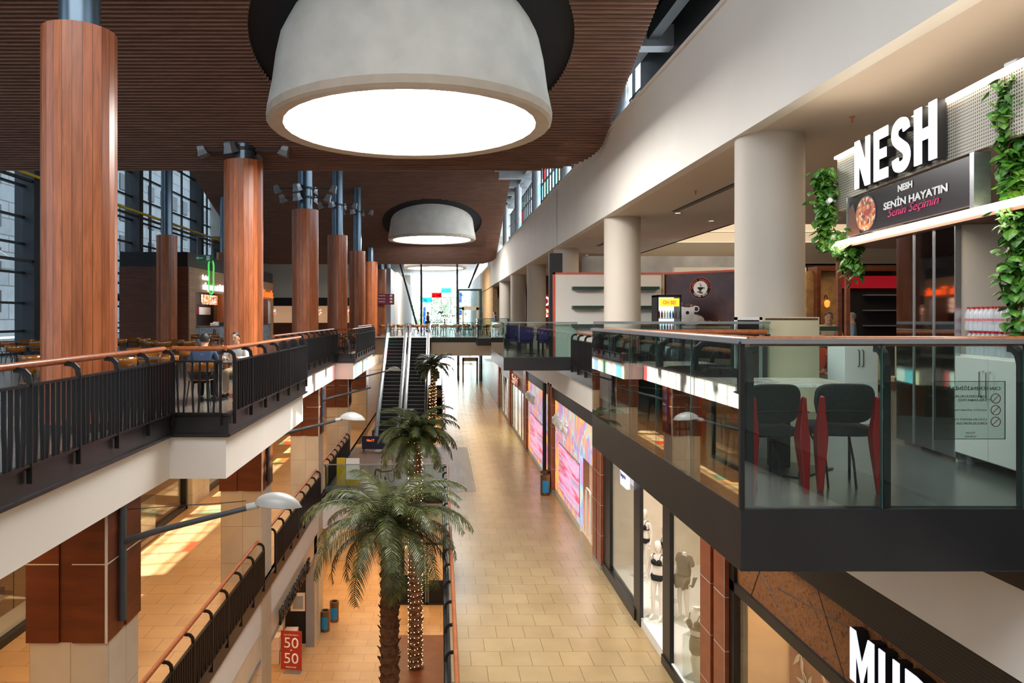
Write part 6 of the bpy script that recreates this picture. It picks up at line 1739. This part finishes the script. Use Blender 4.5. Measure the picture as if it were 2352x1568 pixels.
# lingerie shop
li = thing('storefront', 'lingerie shop front in black frames with a small lit sign', 'shop front', (X0, 12.1, -5.2))
fr_ = MB()
for (y0, y1) in ((12.1, 12.22), (13.95, 14.4), (16.05, 16.55), (18.9, 19.65)): fr_.box(X0 - .05, X0 + .03, y0, y1, -5.2, -1.55)
fr_.box(X0 - .05, X0 + .08, 12.1, 19.65, -2.0, -1.55).box(X0 - .08, X0 + .12, 12.1, 14.4, -5.2, -5.02).box(X0 - .08, X0 + .12, 16.4, 19.6, -5.2, -4.95)
fr_.out('black_frame', M['black'], li, world=True)
MB().box(X0, X0 + .015, 12.25, 14.0, -5.02, -2.0).out('window_glass', M['shopglass'], li, world=True)
MB().box(X0, X0 + .015, 16.5, 18.9, -4.95, -2.0).out('window_glass', M['shopglass'], li, world=True)
MB().box(X0 - .02, 7.4, 12.15, 19.6, -5.2, -5.0).out('display_floor', M['white'], li, world=True)
MB().box(7.3, 7.4, 12.1, 19.6, -5.2, -1.6).box(4.5, 7.4, 19.5, 19.6, -5.2, -1.6).box(4.5, 7.4, 12.1, 12.18, -5.2, -1.6).out('display_wall', M['shopwhite'], li, world=True)
t = MB().box(X0 - .16, X0 - .08, 16.75, 17.35, -2.35, -1.85).out('lit_sign', glow('lit_sign_face', (.62, .68, 1, 1), .5), li, world=True)
text('sign_lettering', 'lingerie', .14, M['navy'], li, (X0 - .165, 17.28, -2.18), '-x', .004, .01, width=.46)
area('ceiling_lighting', (5.6, 15.5, -1.7), (1.6, 6), 95, (1, .92, .82))
mannequin('mannequin in black bra and briefs standing in the open lingerie window', (4.74, 15.95, -4.99), R(140), 'bikini', yaw=.5)
mannequin('mannequin behind the black-bikini one, head turned away, in the lingerie window', (5.28, 17.1, -4.99), R(120), 'pale', yaw=-.6)
mannequin('mannequin in dark lace set half hidden by the window post', (5.2, 18.6, -4.99), R(120), 'bikini', yaw=.2)
mannequin('headless-looking mannequin in a taupe shirt and shorts behind the right pane', (5.3, 15.9, -4.99), R(120), 'set')
bu = thing('bust_form', 'white bust form in a dark bra on a clear acrylic stand, nearest window', 'bust form', (4.68, 13.35, -5.0), R(130), 'bust forms in the lingerie window')
def bust(parent, z):
    n = 20
    MB().rings([[(rx * math.cos(2 * math.pi * k / n), oy + ry * math.sin(2 * math.pi * k / n), zz + z) for k in range(n)] for zz, rx, ry, oy in ((0, .115, .085, 0), (.08, .12, .09, .005), (.16, .135, .105, .012), (.24, .15, .105, .01), (.31, .155, .085, 0), (.35, .12, .065, 0), (.38, .055, .05, 0), (.43, .05, .05, 0), (.44, .052, .052, 0))]).out('torso', M['mannequin'], parent, smooth=True)
    for sx in (-1, 1):
        pts = [(sx * (.06 + r * math.cos(a)), .105 + .03 * (1 - (r / .068) ** 2), z + .19 + r * math.sin(a)) for r in (.0005, .034, .068) for a in [2 * math.pi * q / 12 for q in range(12)]]
        MB().rings([pts[0:12], pts[12:24], pts[24:36], [(x, y - .06, zz) for x, y, zz in pts[24:36]]]).out('bra_cup', M['olive'], parent, smooth=True)
        MB().tube([(sx * .07, .12, z + .25), (sx * .085, .07, z + .34), (sx * .085, -.06, z + .34)], .007, 6).out('strap', M['olive'], parent)
    MB().rings([[(.14 * math.cos(2 * math.pi * k / n), .11 * math.sin(2 * math.pi * k / n) + .01, z + zz) for k in range(n)] for zz in (.10, .15)]).out('underband', M['olive'], parent, smooth=True)
bu.scale = (1.15,) * 3
bust(bu, .70)
MB().box(-.17, .17, -.14, .14, .0, .69).out('acrylic_stand', M['acryl'], bu)
MB().lathe([(.09, .40), (.12, .46), (.12, .58), (.10, .68)], n=20).out('brief_form', M['olive'], bu, smooth=True); MB().lathe([(.06, 0), (.08, .2), (.10, .3), (.08, .39), (.09, .40)], n=20).out('pedestal_form', M['mannequin'], bu, smooth=True)
pt = tag(MB().box(5.8, 5.84, 12.6, 13.5, -4.0, -2.4).out('shop_poster', M['food']), 'framed lingerie advert behind the bust form', 'poster')
pt = tag(MB().box(6.6, 6.65, 15.6, 16.6, -4.2, -1.9).out('shop_poster', voro('pink_black_print', [(.35, rgb(30, 26, 30)), (.5, rgb(220, 90, 100)), (.62, rgb(240, 210, 200))], 2.4, .5, noise=True)), 'tall pink and black poster behind the mannequins', 'poster')
sh = thing('shop_shelf', 'small white shelves with folded goods behind the taupe mannequin', 'shelf', (5.6, 13.9, -4.3))
for z in (0, .35): MB().box(0, .3, -.6, .6, z, z + .03).out('shelf_board', M['white'], sh); [MB().box(.02, .22, -.55 + .28 * k, -.35 + .28 * k, z + .03, z + .12).out('folded_goods', M['kraft'], sh) for k in range(4)]
# colourful lit front
def led_front(y0, y1, label, split):
    t = thing('storefront', label, 'shop front', (X0, y0, -5.2), 0, 'pastel lit shop fronts')
    MB().box(X0, X0 + .1, y0, y1, -2.75, -1.6).out('lit_fascia', M['pastel'], t, world=True)
    MB().box(X0, X0 + .1, split, y1, -5.0, -2.78).out('lit_panel', M['pastel'], t, world=True)
    MB().box(X0 + .0, X0 + .14, split, y1, -5.2, -5.0).out('sill', M['cream'], t, world=True)
    MB().box(X0 - .02, X0, split, y1 - 1.0, -4.75, -3.05).out('screen_frame', M['alu'], t, world=True)
    MB().box(X0 - .035, X0 - .02, split + .03, y1 - 1.04, -4.71, -3.09).out('video_screen', M['screen'], t, world=True)
    text('sign_lettering', 'esDEKRONT', .40, M['letterw'], t, (X0 - .08, y1 - .2, -2.45), '-x', .08, .03, width=(y1 - y0) * .42)
    MB().box(X0 + .3, X0 + .4, y0, split, -5.2, -2.8).out('dim_interior', M['plasterpink'], t, world=True)
    g = MB(); 
    for yy in (split - .5, split - 1.7): g.tube([(X0 + .1, yy, -5.2), (X0 + .1, yy, -3.75), (X0 + .1, yy - .08, -3.68), (X0 + .1, yy - .55, -3.68), (X0 + .1, yy - .63, -3.75), (X0 + .1, yy - .63, -5.2)], .03, 6)
    g.out('security_gate', M['white'], t, world=True)
led_front(20.7, 28.2, 'nearer pastel lit shop front with pink video screen and white letters', 23.2)
led_front(29.4, 36.9, 'farther pastel lit shop front with pink video screen, between two brown piers', 30.6)
area('shop_lighting', (5.0, 24.5, -2), (.6, 6), 60, (1, .8, .8))
def glass_front(y0, y1, label, wall, sign=None, light=(1, .85, .5), en=60):
    t = thing('storefront', label, 'shop front', (X0, y0, -5.2))
    f = MB().box(X0, X0 + .1, y0, y1, -2.5, -1.55)
    f.out('fascia_board', M['black'] if sign is None else M['dwood'], t, world=True)
    g = MB().box(X0 - .02, X0 + .1, y0, y0 + .12, -5.2, -2.5).box(X0 - .02, X0 + .1, y1 - .12, y1, -5.2, -2.5).box(X0 - .02, X0 + .1, y0, y1, -5.2, -5.0)
    for k in (1, 2, 3): g.box(X0 - .02, X0 + .05, y0 + (y1 - y0) * k / 4 - .04, y0 + (y1 - y0) * k / 4 + .04, -5.2, -2.5)
    g.out('metal_frame', M['alu'], t, world=True)
    MB().box(X0, X0 + .015, y0 + .12, y1 - .12, -5.0, -2.5).out('window_glass', M['shopglass'], t, world=True)
    MB().box(5.6, 5.7, y0, y1, -5.2, -1.6).out('display_wall', wall, t, world=True)
    if sign: text('sign_lettering', sign, .55, M['rosegold'], t, (X0 - .06, y1 - 1.2, -2.35), '-x', .05, .03, width=3.2)
    area('shop_lighting', (5.0, (y0 + y1) / 2, -1.7), (.5, (y1 - y0) * .8), en, light)
    return t
glass_front(38.1, 45.5, 'shop front with rose-gold lettering and pale green lit windows', plain('pale_green_wall', rgb(196, 196, 130), .6), 'Saki', (1, .95, .5), 160)
glass_front(46.8, 54.3, 'furthest shop front with amber slatted display', M['sandstone'], None, (1, .7, .3), 120)
def bin_(label, loc, grp='bronze waste bins'):
    t = thing('waste_bin', label, 'bin', loc, 0, grp)
    MB().lathe([(.17, 0), (.18, .02), (.18, .70), (.185, .72), (.185, .78), (.12, .78), (.12, .70)], n=24).out('drum', M['bin'], t, smooth=True)
    MB().lathe([(.12, .72), (.001, .72)], n=24).out('dark_opening', M['void'], t)
    b = MB(); pts = [(.184 * math.cos(a), .184 * math.sin(a)) for a in [R(-130 + 80 * k / 8) for k in range(9)]]
    b.rings([[(x, y, .12) for x, y in pts], [(x, y, .58) for x, y in pts]], False); b.f = [f for f in b.f if max(f) - min(f) < 12 and not (0 in f and 8 in f)]
    b.out('blue_sticker', M['bluelabel'], t, smooth=True)
    return t
bin_('nearer of two bins beside the pier on the sand-tiled walkway', (4.0, 28.0, -5.2))
bin_('farther of two bins beside the pier on the sand-tiled walkway', (4.1, 28.75, -5.2))
bin_('nearer of two bins on the ground floor by the left pier', (-4.42, 28.0, -10.4))
bin_('farther of two bins on the ground floor by the left pier', (-4.2, 28.9, -10.4))
for k in range(2): tag(MB().lathe([(.06, -5.2), (.06, -1.1)], (4.22, 29.6 + .25 * k, 0), 12).out('dark_pipe', M['rubber'], smooth=True), ('nearer' if k == 0 else 'farther') + ' dark vertical pipe beside the third brown pier', 'pipe')

# ---------------------------------------------------------------- left side, middle level shops
for k, (y0, y1, l) in enumerate([(14, 17.2, 'dark-framed shop window with shelves at the far left bottom'), (18.4, 26.0, 'cream-framed glass shop window behind the sunlit floor'), (28.2, 35.5, 'shop window beyond the cream wall block')]):
    t = thing('shop_window', l, 'shop front', (-9.1, y0, -5.2))
    f = MB().box(-9.2, -9.0, y0, y0 + .15, -5.2, -1.6).box(-9.2, -9.0, y1 - .15, y1, -5.2, -1.6).box(-9.2, -9.0, y0, y1, -2.2, -1.6).box(-9.2, -9.0, y0, y1, -5.2, -5.05)
    f.out('frame', M['black'], t, world=True); MB().box(-9.12, -9.1, y0 + .15, y1 - .15, -5.05, -2.2).out('window_glass', M['shopglass'], t, world=True)
    MB().box(-9.6, -9.15, y0 + .2, y1 - .2, -5.2, -4.95).out('display_plinth', M['dwood'] if k == 1 else M['cream'], t, world=True)
tb = thing('display_shelf', 'timber display shelf with folded clothes at the far left bottom', 'shelf', (-10.2, 16.1, -5.2))
for z in (.45, 1.0, 1.55, 2.1): MB().box(-.35, .35, -.8, .8, z, z + .04).out('shelf_board', M['dwood'], tb); [MB().box(-.25, .25, -.75 + .5 * q, -.4 + .5 * q, z + .04, z + .2).out('folded_clothes', M[('kraft', 'shirtgrey', 'navy')[q]], tb) for q in range(3)]
for sx in (-.35, .33):
    for sy in (-.8, .78): MB().box(sx, sx + .02, sy, sy + .02, 0, 2.3).out('upright', M['rubber'], tb)
struct('wall_left', MB().box(-9.4, -8.85, 26.1, 28.0, -5.2, -1.05), M['stone'])
struct('wall_left', MB().box(-9.4, -8.95, 17.3, 18.3, -5.2, -1.05), M['stone'])
dc = thing('glass_display', 'low glass display case at the edge of the sunlit floor', 'display case', (-9.3, 21.2, -5.2))
MB().box(-.6, .55, -1.6, 1.6, 0, .2).out('plinth', M['bin'], dc); MB().box(-.5, .45, -1.5, 1.5, .2, 1.3).out('glass_box', M['glass'], dc)
# bridge furniture
pz = thing('notice_stand', 'yellow and white notice stand on the bridge behind the glass', 'sign', (-3.9, 29.6, -5.2))
MB().box(-.3, .05, -.05, .05, 0, 1.1).out('yellow_panel', M['yellow'], pz); MB().box(.08, .62, -.06, -.02, .25, 1.1).out('white_panel', M['letterw'], pz); MB().box(0.1, .6, -.08, .1, 0, .25).out('yellow_foot', M['yellow'], pz)
wc = thing('wheelchair', 'black wheelchair parked on the bridge behind the palm', 'wheelchair', (-2.3, 30.0, -5.2), R(30))
for sx in (-1, 1):
    w_ = MB().rings([[(sx * .3 + .02 * math.cos(b), (.3 + .015 * math.sin(b)) * math.cos(a), .31 + (.3 + .015 * math.sin(b)) * math.sin(a)) for b in [2 * math.pi * q / 6 for q in range(6)]] for a in [2 * math.pi * q / 24 for q in range(24)]], False, closed=True)
    for q in range(8): w_.tube([(sx * .3, 0, .31), (sx * .3, .29 * math.cos(q * math.pi / 4), .31 + .29 * math.sin(q * math.pi / 4))], .004, 4)
    w_.out('wheel', M['rubber'], wc)
    MB().lathe([(.08, -.02), (.08, .02)], n=14, caps=True, M=Matrix.Translation((sx * .24, .42, .08)) @ Matrix.Rotation(R(90), 4, 'Y')).out('caster', M['rubber'], wc)
    MB().tube([(sx * .24, -.25, .98), (sx * .24, -.2, .9), (sx * .24, -.18, .5), (sx * .24, .3, .5), (sx * .24, .42, .12)], .014, 6).out('side_frame', M['dgrey'], wc)
MB().box(-.23, .23, -.18, .25, .48, .54).out('seat', M['blackcloth'], wc); MB().box(-.23, .23, -.21, -.17, .54, .95).out('backrest', M['drumrim'], wc)
# English-home style shop on the ground floor
eh = thing('storefront', 'ground floor homeware shop front with dark standing letters, left below the railing', 'shop front', (-4.7, 19.8, -10.4))
MB().box(-4.85, -4.62, 11.1, 27.3, -7.15, -6.46).out('glass_fascia', plain('cream_fascia_panel', rgb(212, 196, 170), .3), eh, world=True)
MB().box(-4.9, -4.60, 11.1, 27.3, -7.25, -7.13).box(-4.9, -4.6, 26.6, 26.72, -10.4, -7.1).out('metal_frame', M['alu'], eh, world=True)
text('sign_lettering', 'ENGLISH HOME', .42, M['rubber'], eh, (-4.55, 20.6, -7.08), '+x', .06, .03, width=4.6)
MB().box(-6.1, -4.9, 26.9, 27.0, -10.4, -7.3).out('dark_wall', M['rubber'], eh, world=True)
MB().box(-4.9, -4.62, 26.72, 27.35, -10.4, -6.46).out('stone_jamb', M['stone'], eh, world=True)
tag(MB().box(-5.5, -4.97, 26.82, 26.88, -9.18, -8.52).out('framed_print', M['kraft']), 'white framed print on the dark wall of the ground floor shop', 'picture')
tag(MB().box(-5.42, -5.05, 26.80, 26.82, -9.08, -8.62).out('drawing_sheet', M['sky_grey']), 'grey drawing inside the white frame on the dark wall', 'drawing')
gb = None
for k, (x, y, z) in enumerate([(-5.3, 25.4, 0), (-5.3, 25.95, 0), (-5.8, 25.5, 0), (-5.8, 26.05, 0), (-5.3, 25.95, .47), (-5.8, 25.5, .47), (-5.8, 26.05, .47), (-5.8, 26.05, .94)]):
    pos = ['front left, on the floor', 'front right, on the floor', 'rear left, on the floor', 'rear right, on the floor', 'second layer, front right', 'second layer, rear left', 'second layer, rear right', 'topmost at the rear right'][k]
    b = tag(MB().box(-.22, .22, -.22, .22, 0, .46).out('gift_box', M['kraft'], bevel=.008), 'white printed gift box of the stack by the red poster, ' + pos, 'box', 'stacked gift boxes'); b.location = (x, y, -10.4 + z)
po = thing('sale_poster', 'brick-red sale poster stand reading 50 + 50', 'poster stand', (-5.02, 24.6, -10.4), R(-8))
MB().box(-.36, .36, -.02, .02, .15, 1.45).out('panel', M['signposter'], po); MB().box(-.3, .3, .0, .3, 0, .04).box(-.02, .02, .02, .06, 0, .3).out('stand', M['alu'], po)
def ptext(b, dx, z, h, w): return text('poster_lettering', b, h, M['letterw'], po, (-5.02 + dx * math.cos(R(-8)) + .03 * math.sin(R(-8)), 24.6 + dx * math.sin(R(-8)) - .03, -10.4 + z), (math.cos(R(-8)), math.sin(R(-8)), 0), .003, .005, width=w)
ptext('SENE SONU FIRSATI', -.25, 1.3, .05, .5); ptext('50', -.24, .88, .36, .5); ptext('+', -.04, .76, .09, .09); ptext('50', -.24, .36, .36, .5); ptext('ENGLISH HOME', -.18, .22, .05, .36)
# ground floor beyond the bridge: dark clothing stand and lit shop fronts
ck = thing('clothing_stand', 'black clothing kiosk on the ground floor behind the lit palm trunk', 'kiosk', (-.8, 30.5, -10.4))
f = MB().box(-1, -.92, 0, .08, 0, 2.6).box(.92, 1, 0, .08, 0, 2.6).box(-1, 1, 0, .08, 2.5, 2.6).box(-1, -.92, 2, 2.08, 0, 2.6).box(.92, 1, 2, 2.08, 0, 2.6).box(-1, 1, 0, 2, 0, .1).box(.2, .26, 0, .08, 0, 2.6)
f.out('black_frame', M['rubber'], ck); MB().box(-.9, .15, .1, .16, .1, 1.2).box(.3, .9, .05, .1, .1, 1.0).out('black_panel', M['void'], ck)
for k in range(7): MB().box(-.85 + .14 * k, -.75 + .14 * k, .5, .9, 1.1, 2.2).out('garment', M[('blackcloth', 'shirtwhite', 'red')[k % 3]], ck)
for k, (x, l, c) in enumerate([(-3.9, 'left', 'signposter'), (-2.2, 'right', 'beige')]):
    t = thing('shop_window', l + ' warm lit ground floor shop window beyond the bridge', 'shop front', (x, 44, -10.4))
    MB().box(-.75, .75, 0, .1, 2.9, 3.6).out('fascia', M['cream'], t); MB().box(-.75, -.65, 0, .1, 0, 2.9).box(.65, .75, 0, .1, 0, 2.9).out('frame', M['dwood'], t)
    MB().box(-.65, .65, 1.0, 1.05, 0, 2.9).out('lit_wall', glow('glowing_shop_wall', (1, .6, .38, 1), .6), t)  # emissive wall imitates lamplight inside the window
    MB().rings([[(r * math.cos(a), .6 + r * .6 * math.sin(a), z) for a in [2 * math.pi * q / 12 for q in range(12)]] for z, r in ((.1, .3), (1.0, .16), (1.4, .22), (1.6, .07))]).out('dress', M[c], t, smooth=True)
